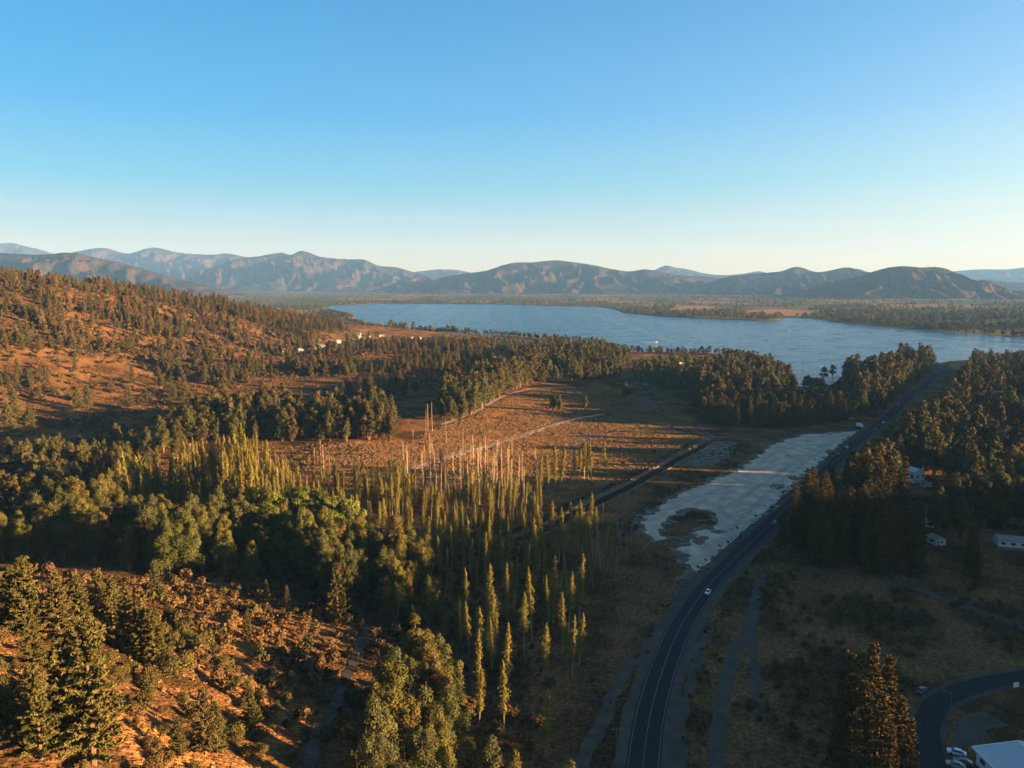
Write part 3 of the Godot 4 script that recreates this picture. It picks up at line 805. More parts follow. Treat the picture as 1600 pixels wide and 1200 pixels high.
func build_roads() -> void:
	# wheel marks on the sand
	rng.seed = 4
	for k in TYRES.size():
		for off in [-0.8, 0.8]:
			road_piece("tyre_track", ribbon(spline(TYRES[k], 2.5), off - 0.28, off + 0.28, 0.16, 0.25, 1), mats.rut)
	var path := spline(ROAD, 5.0)
	road_piece("road_shoulder", ribbon(path, -7.6, 7.4, 0.16, 1.2, 6), mats.gravel)
	road_piece("road", ribbon(path, -4.3, 4.3, 0.26, 0.0, 4), mats.asphalt)
	for s in [-3.75, 3.75]:
		road_piece("edge_line", ribbon(path, s - 0.09, s + 0.09, 0.285, 0.0, 1), mats.paint)
	road_piece("centre_line", ribbon(path, -0.09, 0.09, 0.285, 0.0, 1), mats.paint)
	var side := spline(SIDE_ROAD, 3.0)
	road_piece("road_shoulder", ribbon(side, -4.6, 4.6, 0.14, 0.8, 4), mats.gravel)
	road_piece("road", ribbon(side, -3.2, 3.2, 0.2, 0.0, 4), mats.asphalt)
	for s in [-3.3, 3.3]:
		road_piece("kerb", kerb(side, s), mats.gravel)
	for t in TRACKS:
		for q in spline(t[4], 1.5):
			for dx in [-1, 0, 1]:
				for dz in [-1, 0, 1]:
					trodden[Vector2i((q / 2.5).floor()) + Vector2i(dx, dz)] = true
		road_piece(t[0], ribbon(spline(t[4], 3.0), -t[2] * 0.5, t[2] * 0.5, 0.15, 1.3, 3), mats.gravel if t[3] == 1 else mats.rut)
	patch("trodden_earth", SAND, 2.0, 0.08, mats.dirt, 9.0, 4.0)
	patch("sandy_clearing", SAND, 1.6, 0.12, mats.sand, 5.0, -0.6)
	var lot := poly(SAND)
	rng.seed = 33
	for k in 26:
		var at := Vector2(rng.randf_range(95, 290), rng.randf_range(-600, -330))
		if poly_distance(at, lot) < -3.0:
			continue
		var blot := []
		var r := rng.randf_range(2.5, 8.0)
		for i in 8:
			var e := Vector2(cos(TAU * i / 8), sin(TAU * i / 8) * 0.6).rotated(-0.9) * r * rng.randf_range(0.6, 1.3)
			blot.append([at.x + e.x, at.y + e.y])
		patch("bare_earth", blot, 1.2, 0.14, mats.rut if k % 3 else mats.dirt, 2.5)
	for d in BARE:
		patch("bare_earth", d, 2.0, 0.1, mats.dirt, 5.0)
	patch("gravel_yard", YARD, 1.2, 0.1, mats.gravel, 1.0)
	patch("gravel_lot", LOT, 2.0, 0.12, mats.gravel, 1.5)
	patch("paved_terrace", TERRACE, 1.5, 0.12, mats.dirt, 0.4)
	patch("earth_bank", BANK, 2.0, 0.5, mats.tan, 12.0)
	patch("lawn", LAWN, 4.0, 0.15, mats.green, 4.0)
	patch("sandy_path", BEACH, 6.0, 0.25, mats.tan, 5.0)
	patch("village_green", VILLAGE_GREEN, 6.0, 0.3, mats.green, 5.0)
	patch("tan_field", TAN_FIELD, 30.0, 0.5, mats.tan, 30.0)
	patch("tan_field", SHORE_FIELD, 30.0, 0.5, mats.tan, 30.0)
	patch("pale_field", WHITE_FIELD, 30.0, 0.5, mats.dirt, 20.0)
	# two ditches with the spoil thrown up between them
	var tr := spline(TRENCH, 3.0)
	for s in [-5.5, 5.0]:
		road_piece("ditch", ribbon(tr, s - 2.6, s + 2.2, 0.1, 1.0, 3), mats.ditch)
	mound("spoil_bank", tr, 0.0, 1.7, 0.9, mats.spoil, 1.8)
	mound("spoil_bank", tr, 8.6, 0.8, 0.45, mats.spoil, 1.8)
	# stones heaped beside the pale field track
	mound("stone_row", spline(TRACKS[0][4], 2.0), 2.8, 0.7, 0.5, mats.spoil, 2.2)
	mound("stone_row", spline(TRACKS[1][4], 2.0), -3.4, 0.8, 0.6, mats.spoil, 2.0)


func mound(called: String, path: PackedVector2Array, off: float, half: float, high: float, m: Material, uneven: float) -> void:
	var v := PackedVector3Array()
	var ix := PackedInt32Array()
	for i in path.size():
		var t := (path[mini(i + 1, path.size() - 1)] - path[maxi(i - 1, 0)]).normalized()
		var side := Vector2(-t.y, t.x)
		for k in 7:
			var f := (k - 3) / 3.0
			var p := path[i] + side * (off + half * f + 0.4 * rng.randf_range(-1, 1) * uneven)
			var hh := high * (1.0 - f * f) * clampf(0.55 + uneven * 0.5 * rng.randf_range(-1.0, 1.0), 0.0, 1.3)
			v.append(on_ground(p.x, p.y, hh - 0.15 * absf(f)))
	for i in path.size() - 1:
		for k in 6:
			var a := i * 7 + k
			ix.append_array([a, a + 7, a + 1, a + 1, a + 7, a + 8])
	mesh_node(called, surface(v, ix), m).set_meta("kind", "structure")


func kerb(path: PackedVector2Array, s: float) -> ArrayMesh:
	var v := PackedVector3Array()
	var ix := PackedInt32Array()
	for i in path.size():
		var t := (path[mini(i + 1, path.size() - 1)] - path[maxi(i - 1, 0)]).normalized()
		var side := Vector2(-t.y, t.x)
		for k in [[-0.16, 0.0], [-0.14, 0.34], [0.14, 0.34], [0.16, 0.0]]:
			var p: Vector2 = path[i] + side * (s + k[0])
			v.append(on_ground(p.x, p.y, k[1]))
	for i in path.size() - 1:
		for k in 3:
			var a := i * 4 + k
			ix.append_array([a, a + 4, a + 1, a + 1, a + 4, a + 5])
	return surface(v, ix)


# ---------------------------------------------------------------- trees

class Leaves:
	var v := PackedVector3Array()
	var c := PackedColorArray()
	var ix := PackedInt32Array()

	func kite(p: Vector3, n: Vector3, along: Vector3, w: float, l: float, col: Color) -> void:
		var t := n.cross(along)
		if t.length_squared() < 0.0001:
			t = n.cross(Vector3.RIGHT)
		t = t.normalized()
		var a := t.cross(n).normalized() * l * 0.5
		t *= w * 0.5
		var k := v.size()
		v.append(p - a)
		v.append(p - t + a * 0.15)
		v.append(p + a)
		v.append(p + t + a * 0.15)
		c.append(col)
		c.append(col)
		c.append(col)
		c.append(col)
		ix.append_array([k, k + 1, k + 2, k, k + 2, k + 3])

	func tube(pts: Array, radii: Array, sides: int, col: Color) -> void:
		var first := v.size()
		for i in pts.size():
			var dir: Vector3 = (pts[mini(i + 1, pts.size() - 1)] - pts[maxi(i - 1, 0)]).normalized()
			var s := dir.cross(Vector3.FORWARD if absf(dir.z) < 0.9 else Vector3.RIGHT).normalized()
			var u := s.cross(dir)
			for k in sides:
				var an := TAU * k / sides
				v.append(pts[i] + (s * cos(an) + u * sin(an)) * radii[i])
				c.append(col)
		for i in pts.size() - 1:
			for k in sides:
				var a := first + i * sides + k
				var b := first + i * sides + (k + 1) % sides
				ix.append_array([a, a + sides, b, b, a + sides, b + sides])


func unit() -> Vector3:
	var y := rng.randf_range(-1.0, 1.0)
	var a := rng.randf() * TAU
	var r := sqrt(1.0 - y * y)
	return Vector3(r * cos(a), y, r * sin(a))


func shade(c: Color, by: float) -> Color:
	var k := 1.0 + rng.randf_range(-by, by)
	return Color(c.r * k * (1.0 + rng.randf_range(-0.1, 0.1)), c.g * k, c.b * k)


func clump(l: Leaves, at: Vector3, rad: Vector3, count: int, size: float, col: Color) -> void:
	var mine := shade(col, 0.22)
	for i in count:
		var d := unit()
		if d.y < -0.45:
			d.y = -d.y * 0.6
			d = d.normalized()
		var p := at + d * rad * rng.randf_range(0.62, 1.08)
		var n := (d + unit() * 0.75).normalized()
		l.kite(p, n, (unit() + Vector3.UP * 0.4).normalized(), size * rng.randf_range(0.4, 1.1), size * rng.randf_range(0.6, 1.6), shade(mine, 0.25))


func finish(kind: String, trunk: Leaves, crown: Leaves, height: float, leaf: String, crown_name: String) -> void:
	var t := surface(trunk.v, trunk.ix, trunk.c)
	var c := surface(crown.v, crown.ix, crown.c)
	t.surface_set_material(0, mats.bark)
	c.surface_set_material(0, mats[leaf])
	var both := surface(trunk.v, trunk.ix, trunk.c)
	surface(crown.v, crown.ix, crown.c, null, null, both)
	both.surface_set_material(0, mats.bark)
	both.surface_set_material(1, mats[leaf])
	if not models.has(kind):
		models[kind] = []
	models[kind].append({"trunk": t, "crown": c, "both": both, "height": height, "crown_name": crown_name})


func make_eucalyptus(kind: String, quality: float, col: Color, leaders: int, spread: float) -> void:
	# several upright leaders, each carrying a stack of leafy clumps
	var tr := Leaves.new()
	var cr := Leaves.new()
	var h := 25.0
	var bark := shade(Color(0.1386, 0.1023, 0.0726), 0.2)
	for k in leaders:
		var an := TAU * k / leaders + rng.randf() * 1.2
		var out := spread * rng.randf_range(0.35, 1.0) * (0.3 if k == 0 else 1.0)
		var top := Vector3(cos(an) * out, h * (1.0 if k == 0 else rng.randf_range(0.62, 0.93)), sin(an) * out)
		var low := Vector3(cos(an) * 0.3, 0.0, sin(an) * 0.3)
		var mid := low.lerp(top, 0.45) + Vector3(cos(an), 0, sin(an)) * out * 0.25
		tr.tube([low - Vector3.UP * 0.6, mid, top * 0.96], [0.36, 0.22, 0.04], 5, bark)
		var n := int(rng.randf_range(6, 8.4))
		for i in n:
			var f := lerpf(0.27, 0.97, (i + rng.randf() * 0.5) / n)
			var p: Vector3 = low.lerp(mid, f / 0.45) if f < 0.45 else mid.lerp(top, (f - 0.45) / 0.55)
			var r := lerpf(2.9, 1.25, pow(f, 1.6)) * rng.randf_range(0.75, 1.2)
			p += Vector3(rng.randf_range(-1, 1), rng.randf_range(-0.4, 0.4), rng.randf_range(-1, 1)) * r * 0.75
			if rng.randf() < 0.5:
				tr.tube([low.lerp(mid, minf(1.0, f)) if f < 0.45 else mid.lerp(top, maxf(0.0, (f - 0.6) / 0.55)), p], [0.09, 0.03], 3, bark)
			clump(cr, p, Vector3(r, r * 1.35, r), int(90.0 * quality * r), 0.62 / sqrt(quality), col)
			if rng.randf() < 0.7:
				var q := p + Vector3(rng.randf_range(-1, 1), rng.randf_range(-0.2, 1.0), rng.randf_range(-1, 1)) * r
				clump(cr, q, Vector3(r, r * 1.2, r) * 0.55, int(45.0 * quality * r), 0.55 / sqrt(quality), col)
	finish(kind, tr, cr, h, "leaf", "crown")


func make_broadleaf(kind: String, quality: float, col: Color) -> void:
	var tr := Leaves.new()
	var cr := Leaves.new()
	var h := 16.0
	var bark := Color(0.1056, 0.0825, 0.0594)
	tr.tube([Vector3(0, -0.5, 0), Vector3(0.2, 4, 0.1), Vector3(0.1, 11, 0)], [0.4, 0.3, 0.08], 6, bark)
	for i in 24:
		var an := rng.randf() * TAU
		var f := rng.randf_range(0.25, 0.93)
		var reach := 5.2 * sqrt(maxf(0.05, sin(PI * pow(f, 0.85)))) * sqrt(rng.randf()) * 0.85
		var p := Vector3(cos(an) * reach, f * h, sin(an) * reach)
		var r := rng.randf_range(1.2, 2.1)
		tr.tube([Vector3(0.1, minf(f * h * 0.7, 8.0), 0), p], [0.12, 0.04], 3, bark)
		clump(cr, p, Vector3(r, r * 0.95, r), int(85.0 * quality * r), 0.66 / sqrt(quality), col)
	finish(kind, tr, cr, h, "leaf", "crown")


func make_poplar(kind: String, quality: float, col: Color, clear: float, wide: float) -> void:
	var tr := Leaves.new()
	var cr := Leaves.new()
	var h := 24.0
	var bark := Color(0.2178, 0.1716, 0.1254)
	var lean := Vector3(rng.randf_range(-1.2, 1.2), h, rng.randf_range(-1.2, 1.2))
	tr.tube([Vector3(0, -0.5, 0), lean * 0.4, lean * 0.97], [0.24, 0.16, 0.03], 5, bark)
	var n := int(1050.0 * quality)
	var bumps := FastNoiseLite.new()
	bumps.seed = rng.randi() % 1000
	bumps.frequency = 0.4
	for i in n:
		var f := pow(rng.randf(), 0.95)
		var y := lerpf(clear, 1.0, f)
		var an := rng.randf() * TAU
		var env := wide * sqrt(minf(1.0, f / 0.2 + 0.12)) * pow(1.0 - pow(f, 3.2), 0.75)
		var d := Vector3(cos(an), 0, sin(an))
		env *= 0.85 + 1.7 * bumps.get_noise_3d(d.x * 2.0, y * h, d.z * 2.0)
		var p := lean * y + d * maxf(env, 0.12) * rng.randf_range(0.3, 1.15)
		cr.kite(p, (d + unit() * 0.7 + Vector3.UP * 0.2).normalized(), (Vector3.UP + unit() * 0.6).normalized(), 0.36 / sqrt(quality), 0.62 / sqrt(quality), shade(col, 0.3))
	finish(kind, tr, cr, h, "leaf", "crown")


func make_bare_poplar(kind: String, leafy: float) -> void:
	var tr := Leaves.new()
	var cr := Leaves.new()
	var h := 26.0
	var pale := Color(0.264, 0.198, 0.1419)
	var lean := Vector3(rng.randf_range(-0.7, 0.7), h, rng.randf_range(-0.7, 0.7))
	tr.tube([Vector3(0, -0.5, 0), lean * 0.5, lean], [0.23, 0.15, 0.02], 5, pale)
	for i in 46:
		var f := rng.randf_range(0.2, 0.97)
		var an := rng.randf() * TAU
		var len := rng.randf_range(1.2, 3.2) * (1.1 - f * 0.6)
		var d := Vector3(cos(an) * 0.24, 1.0, sin(an) * 0.24).normalized()
		var p := lean * f
		tr.tube([p, p + d * len * 0.5 + Vector3(cos(an), 0, sin(an)) * 0.18, p + d * len], [0.055, 0.04, 0.012], 3, shade(pale, 0.15))
		for k in 3:
			var q := p + d * len * rng.randf_range(0.3, 1.0)
			cr.tube([q, q + (Vector3.UP + unit() * 0.5) * rng.randf_range(0.5, 1.0)], [0.035, 0.01], 3, shade(pale, 0.2))
	if leafy > 0.0:
		for i in int(260 * leafy):
			var y := rng.randf_range(0.18, 0.6)
			cr.kite(lean * y + unit() * Vector3(0.8, 0.5, 0.8), unit(), Vector3.UP, 0.5, 0.8, shade(Color(0.0726, 0.066, 0.0231), 0.3))
	finish(kind, tr, cr, h, "straw", "twigs")


func make_pine(kind: String, quality: float, col: Color, reach: float, rise: float, whorls: int, bare_tip: float, h: float, broad: float) -> void:
	var tr := Leaves.new()
	var cr := Leaves.new()
	var bark := Color(0.1122, 0.0792, 0.0561)
	tr.tube([Vector3(0, -0.6, 0), Vector3(rng.randf_range(-0.3, 0.3), h * 0.5, rng.randf_range(-0.3, 0.3)), Vector3(0, h, 0)], [0.34, 0.2, 0.03], 5, bark)
	for w in whorls:
		var f := lerpf(0.04, 0.97, (w + rng.randf() * 0.6) / whorls)
		var arms := 6 if quality > 0.6 else 5
		var turn := rng.randf() * TAU
		for k in arms:
			var an := turn + TAU * (k + rng.randf_range(-0.3, 0.3)) / arms
			var len := (reach * pow(1.0 - f, 0.72) + 0.45) * rng.randf_range(0.65, 1.15)
			var lift := rise + f * 0.5
			var d := Vector3(cos(an), lift, sin(an)).normalized()
			var p := Vector3(0, f * h, 0)
			var e := p + d * len - Vector3.UP * len * 0.12
			tr.tube([p, e], [0.07, 0.02], 3, bark)
			var tuft := int((4.0 + len * 3.4) * quality) + 2
			var thin := 0.35 if f > 1.0 - bare_tip else 1.0
			var mine := shade(col, 0.2)
			for t in tuft:
				var s := pow(rng.randf(), 0.65)
				var q := p.lerp(e, s)
				for m in 5:
					if rng.randf() > thin:
						continue
					var nd := (d * 0.9 + unit() * 0.85 + Vector3.UP * 0.35).normalized()
					cr.kite(q + nd * 0.25 + unit() * 0.14, (unit() + Vector3.UP * 0.5).normalized(), nd, 0.2 * broad / sqrt(quality), 0.72 * (0.5 + 0.5 * broad) / sqrt(quality), shade(mine, 0.22))
	finish(kind, tr, cr, h, "needle", "crown")


func make_shrub(kind: String, quality: float, col: Color) -> void:
	var tr := Leaves.new()
	var cr := Leaves.new()
	var bark := Color(0.099, 0.0726, 0.0495)
	for i in 6:
		var an := rng.randf() * TAU
		var out := rng.randf_range(0.2, 1.3)
		var y := rng.randf_range(0.7, 1.9)
		var p := Vector3(cos(an) * out, y, sin(an) * out)
		tr.tube([Vector3(0, -0.4, 0), p], [0.08, 0.03], 3, bark)
		clump(cr, p, Vector3(0.95, 0.8, 0.95) * rng.randf_range(0.7, 1.2), int(110 * quality), 0.3 / sqrt(quality), col)
	clump(cr, Vector3(0, 0.8, 0), Vector3(1.3, 0.8, 1.3), int(150 * quality), 0.3 / sqrt(quality), col)
	finish(kind, tr, cr, 2.6, "leaf", "foliage")


func build_models() -> void:
	rng.seed = 77
	var olive := Color(0.064, 0.062, 0.016)
	for i in 8:
		var c: Color = [olive, Color(0.05, 0.056, 0.018), Color(0.07, 0.058, 0.02), Color(0.052, 0.062, 0.017), Color(0.06, 0.062, 0.022), Color(0.078, 0.07, 0.017), Color(0.046, 0.05, 0.02), Color(0.068, 0.07, 0.017)][i]
		make_eucalyptus("eucalyptus", 2.8, c, 4 + i % 3, [2.6, 3.0, 3.4, 4.6, 2.8, 4.2, 3.2, 5.0][i])
	for i in 5:
		make_eucalyptus("eucalyptus_far", 0.8, [olive * 0.85, Color(0.045, 0.05, 0.018), Color(0.06, 0.052, 0.02), Color(0.042, 0.05, 0.016), Color(0.05, 0.048, 0.021)][i], 4 + i % 3, [2.6, 3.4, 4.4, 5.4, 3.0][i])
	for i in 4:
		make_broadleaf("broadleaf", 1.6, Color(0.068, 0.086, 0.014))
	for i in 3:
		make_broadleaf("broadleaf_far", 0.16, [Color(0.045, 0.05, 0.019), Color(0.06, 0.055, 0.022), Color(0.085, 0.085, 0.024)][i])
	for i in 9:
		make_poplar("poplar", 2.0, Color(0.115, 0.105, 0.024), [0.1, 0.34, 0.2, 0.05, 0.26][i % 5], [1.2, 1.6, 1.05, 1.4][i % 4])
	for i in 5:
		make_bare_poplar("bare_poplar", [0.0, 0.4, 0.0, 1.0, 0.0][i])
	var pine := Color(0.066, 0.068, 0.022)
	for i in 6:
		make_pine("pine", 2.2, pine.lerp(Color(0.09016, 0.06313, 0.03221), 0.5 if i == 4 else 0.15 * rng.randf()), 4.3 - 0.3 * (i % 3), 0.45, 17, 0.0 if i % 2 else 0.15, 18.0, 1.55)
	for i in 5:
		make_pine("pine_far", 0.5, (pine * 0.85).lerp(Color(0.12, 0.08, 0.045), [0.0, 0.15, 0.3, 0.55, 0.95][i]), 3.7, 0.35, 12, 0.0, 17.0, 2.6)
	for i in 5:
		make_pine("conifer", 1.8, Color(0.075, 0.057, 0.019), 3.4 - 0.2 * (i % 3), 0.05, 24, 0.0, 28.0, 1.9)
	for i in 5:
		make_shrub("shrub", 1.8, [Color(0.06, 0.0496, 0.0176), Color(0.068, 0.0512, 0.02), Color(0.0528, 0.0512, 0.0176), Color(0.072, 0.0512, 0.0216), Color(0.0608, 0.056, 0.0176)][i])
	for i in 4:
		make_shrub("shrub_far", 0.35, [Color(0.062, 0.049, 0.02), Color(0.078, 0.054, 0.024), Color(0.05, 0.046, 0.017), Color(0.088, 0.06, 0.026)][i])
	var tris := 0
	for k in models:
		for m in models[k]:
			for s in 2:
				tris += m.both.surface_get_array_index_len(s) / 3
	print("tree triangles ", tris)


const WORDS := {"eucalyptus": ["eucalyptus_tree", "eucalyptus tree", "olive"], "poplar": ["poplar_tree", "poplar", "green"], "bare_poplar": ["bare_poplar", "leafless poplar", "pale"], "pine": ["pine_tree", "pine", "bushy"], "conifer": ["conifer_tree", "conifer", "dark"], "broadleaf": ["broadleaf_tree", "broadleaf tree", "round"], "shrub": ["shrub", "shrub", "scrubby"]}


func nth(k: int) -> String:
	var few := ["first", "second", "third", "fourth", "fifth", "sixth", "seventh", "eighth", "ninth", "tenth", "eleventh", "twelfth"]
	if k < few.size():
		return few[k]
	var n := k + 1
	var end := "th"
	if n % 100 < 11 or n % 100 > 13:
		end = ["th", "st", "nd", "rd", "th", "th", "th", "th", "th", "th"][n % 10]
	return "%d%s" % [n, end]


func plant(kind: String, spots: Array, place: String, group: String) -> void:
	# each spot is [x, z, height]; labels count from the left as seen from the south
	spots.sort_custom(func(a, b): return a[0] / -a[1] < b[0] / -b[1])
	var w: Array = WORDS[kind]
	var middle := 0.0
	for s in spots:
		middle += s[2] / spots.size()
	for k in spots.size():
		var s: Array = spots[k]
		var m: Dictionary = models[kind][rng.randi() % models[kind].size()]
		var look: String = w[2]
		if s[2] > middle * 1.09:
			look = "tall " + look
		elif s[2] < middle * 0.91:
			look = "small " + look
		var label := "%s %s %s, %s from left" % [look, w[1], place, nth(k)] if spots.size() > 1 else "%s %s %s" % [look, w[1], place]
		var o := thing(w[0], label, "shrub" if kind == "shrub" else "tree", on_ground(s[0], s[1]), rng.randf() * TAU, group)
		var f: float = s[2] / m.height
		var fat := f * rng.randf_range(0.9, 1.15) * (1.35 if kind == "poplar" and place.begins_with("standing clear") else 1.35 if kind == "poplar" and "stand" in place else 1.0)
		o.scale = Vector3(fat, f, fat)
		mesh_node("stems" if kind == "shrub" else "trunk", m.trunk, null, o)
		var top := mesh_node(m.crown_name, m.crown, null, o)
		if kind == "bare_poplar":
			top.set_meta("kind", "stuff")


func scatter(pg: PackedVector2Array, gap: float, tries: float) -> Array:
	var box := Rect2(pg[0], Vector2.ZERO)
	for p in pg:
		box = box.expand(p)
	var seen := {}
	var o := []
	for i in int(box.get_area() / (gap * gap) * tries):
		var p := box.position + Vector2(rng.randf(), rng.randf()) * box.size
		if not Geometry2D.is_point_in_polygon(p, pg):
			continue
		var c := Vector2i((p / gap).floor())
		var ok := true
		for dx in [-1, 0, 1]:
			for dz in [-1, 0, 1]:
				var q = seen.get(c + Vector2i(dx, dz))
				if q != null and p.distance_squared_to(q) < gap * gap:
					ok = false
		if ok:
			seen[c] = p
			o.append(p)
	return o


func stuff(called: String, label: String, category: String, kind: String, spots: Array) -> void:
	# one mass of plants too many to count: a copy of a model on every spot
	var root := Node3D.new()
	root.name = numbered(called)
	add_child(root, true)
	root.set_meta("kind", "stuff")
	tag(root, label, category)
	var sets := []
	for m in models[kind]:
		sets.append([])
	for s in spots:
		sets[rng.randi() % sets.size()].append(s)
	for k in sets.size():
		if sets[k].is_empty():
			continue
		var mm := MultiMesh.new()
		mm.transform_format = MultiMesh.TRANSFORM_3D
		mm.use_colors = true
		mm.mesh = models[kind][k].both
		mm.instance_count = sets[k].size()
		for i in sets[k].size():
			var s: Array = sets[k][i]
			var f: float = s[2] / models[kind][k].height
			var fat := f * rng.randf_range(0.85, 1.2)
			mm.set_instance_transform(i, Transform3D(Basis(Vector3.UP, rng.randf() * TAU) * Basis.from_scale(Vector3(fat, f, fat)), on_ground(s[0], s[1], -0.1)))
			var t := rng.randf_range(0.75, 1.15)
			mm.set_instance_color(i, Color(t * rng.randf_range(0.95, 1.1), t, t))
		var o := MultiMeshInstance3D.new()
		o.name = "plants"
		o.multimesh = mm
		root.add_child(o, true)


func clear_of_roads(x: float, z: float, by: float) -> bool:
	for p in keep_clear:
		if absf(p.x - x) < by and absf(p.y - z) < by:
			return false
	return true


var keep_clear := PackedVector2Array()


func middle_z(a: Array) -> float:
	var t := 0.0
	for p in a:
		t += p[1] / a.size()
	return t


func plant_woods() -> void:
	rng.seed = 5
	for r in [ROAD, SIDE_ROAD]:
		keep_clear.append_array(spline(r, 6.0))
	for h in [[246, -441], [388, -556]] + HOUSES_RIGHT:
		# open ground round each house and on its southern side
		var p := Vector2(h[0], h[1])
		for k in 9:
			keep_clear.append(p - p.normalized() * (k * 8.0 - 4.0))
	var counts := {}
	var left := {}
	var order := WOODS.duplicate()
	order.sort_custom(func(a, b): return middle_z(a[5]) > middle_z(b[5]))
	for w in order:
		var kind: String = w[0]
		var spots := []
		for p in scatter(poly(w[5]), w[1], 5.0):
			var lush := rough_noise.get_noise_2d(p.x * 1.8, p.y * 1.8)
			if clear_of_roads(p.x, p.y, 9.0) and lush > -0.42:
				spots.append([p.x, p.y, rng.randf_range(w[2], w[3]) * clampf(1.0 + lush * 0.7, 0.62, 1.22) * (rng.randf_range(0.6, 0.8) if rng.randf() < 0.12 else 1.0)])
		# the nearest 290 of a kind stand singly; what lies farther off is wood
		var have: int = counts.get(kind, 0)
		spots.sort_custom(func(a, b): return a[1] > b[1])
		var most := 290 - have
		var cap := {"eucalyptus": 225, "conifer": 200, "pine": 60}
		if cap.has(kind):
			most = cap[kind] - have
		var near := spots.slice(0, maxi(0, most))
		var rest := spots.slice(maxi(0, most))
		counts[kind] = have + near.size()
		plant(kind, near, w[4], "%ss %s" % [WORDS[kind][1], w[4]])
		if rest.size():
			left[kind] = left.get(kind, []) + rest
	for k in left:
		stuff("distant_wood", {"eucalyptus": "mass of tall olive trees between highway, field and lake", "poplar": "mass of further poplars", "conifer": "mass of further conifers", "pine": "dark mass of pines by the lake", "broadleaf": "mass of round trees by the lake", "bare_poplar": "mass of bare stems"}[k], "wood", k + "_far" if models.has(k + "_far") else k, left[k])
	print("woods ", counts)
	# wooded rise to the right of the picture, whose shadow lies over the near ground
	var rise := []
	for p in scatter(PackedVector2Array([Vector2(300, -60), Vector2(300, -330), Vector2(400, -400), Vector2(520, -320), Vector2(520, -60)]), 6.5, 3.0):
		rise.append([p.x, p.y, rng.randf_range(13, 19)])
	stuff("wooded_rise", "trees on the rise beyond the right edge", "wood", "eucalyptus_far", rise)


func plant_singles() -> void:
	rng.seed = 6
	for s in SINGLES:
		plant(s[0], s[2].duplicate(true), s[1], "%ss %s" % [WORDS[s[0]][1], s[1]])


func plant_hill() -> void:
	rng.seed = 8
	var near := []
	var far := []
	var bush := []
	var thick := FastNoiseLite.new()
	thick.seed = 31
	thick.frequency = 1.0 / 130.0
	thick.fractal_octaves = 3
	for p in scatter(hill_poly, 7.5, 3.0):
		var h := smooth_height(p.x, p.y)
		var d := thick.get_noise_2d(p.x, p.y) + 0.25 * smoothstep(-700.0, -1100.0, p.y) - 0.28 * smoothstep(-760.0, -600.0, p.y) - (0.2 if p.x > -260.0 and p.y > -1000.0 else 0.0)
		if rng.randf() < clampf(0.2 + d * 3.6, 0.015, 0.93):
			var s := [p.x, p.y, lerpf(5.0, 23.0, pow(rng.randf(), 1.3)) * (0.85 if h > 90.0 else 1.0)]
			if p.y > -760.0 and rng.randf() < 0.9:
				near.append(s)
			else:
				far.append(s)
		
		for k in 4:
			if rng.randf() < 0.5 + d:
				bush.append([p.x + rng.randf_range(-7, 7), p.y + rng.randf_range(-7, 7), rng.randf_range(1.0, 4.6)])
	near.sort_custom(func(a, b): return a[1] > b[1])
	far.append_array(near.slice(190))
	var rows := [near.slice(0, 50), near.slice(50, 100), near.slice(100, 145), near.slice(145, 190)]
	for i in rows.size():
		plant("pine", rows[i], ["on the lowest slope of the left hill", "on the lower slope of the left hill", "on the middle slope of the left hill", "on the upper slope of the left hill"][i], "pines on the left hill")
	var crowns := []
	var cones := []
	for s in far:
		if rng.randf() < 0.38:
			crowns.append([s[0], s[1], s[2] * 0.75])
		else:
			cones.append(s)
	stuff("hillside_wood", "brown and green pines covering the left hillside", "wood", "pine_far", cones)
	stuff("hillside_wood", "rounder olive trees among the pines of the left hillside", "wood", "eucalyptus_far", crowns)
	stuff("hillside_scrub", "brown scrub between the pines of the left hillside", "scrub", "shrub_far", bush)
	print("hill ", near.size(), " ", far.size(), " ", bush.size())


func in_field(p: Vector2) -> bool:
	for f in fields:
		if Geometry2D.is_point_in_polygon(p, f):
			return true
	return false


var fields := []


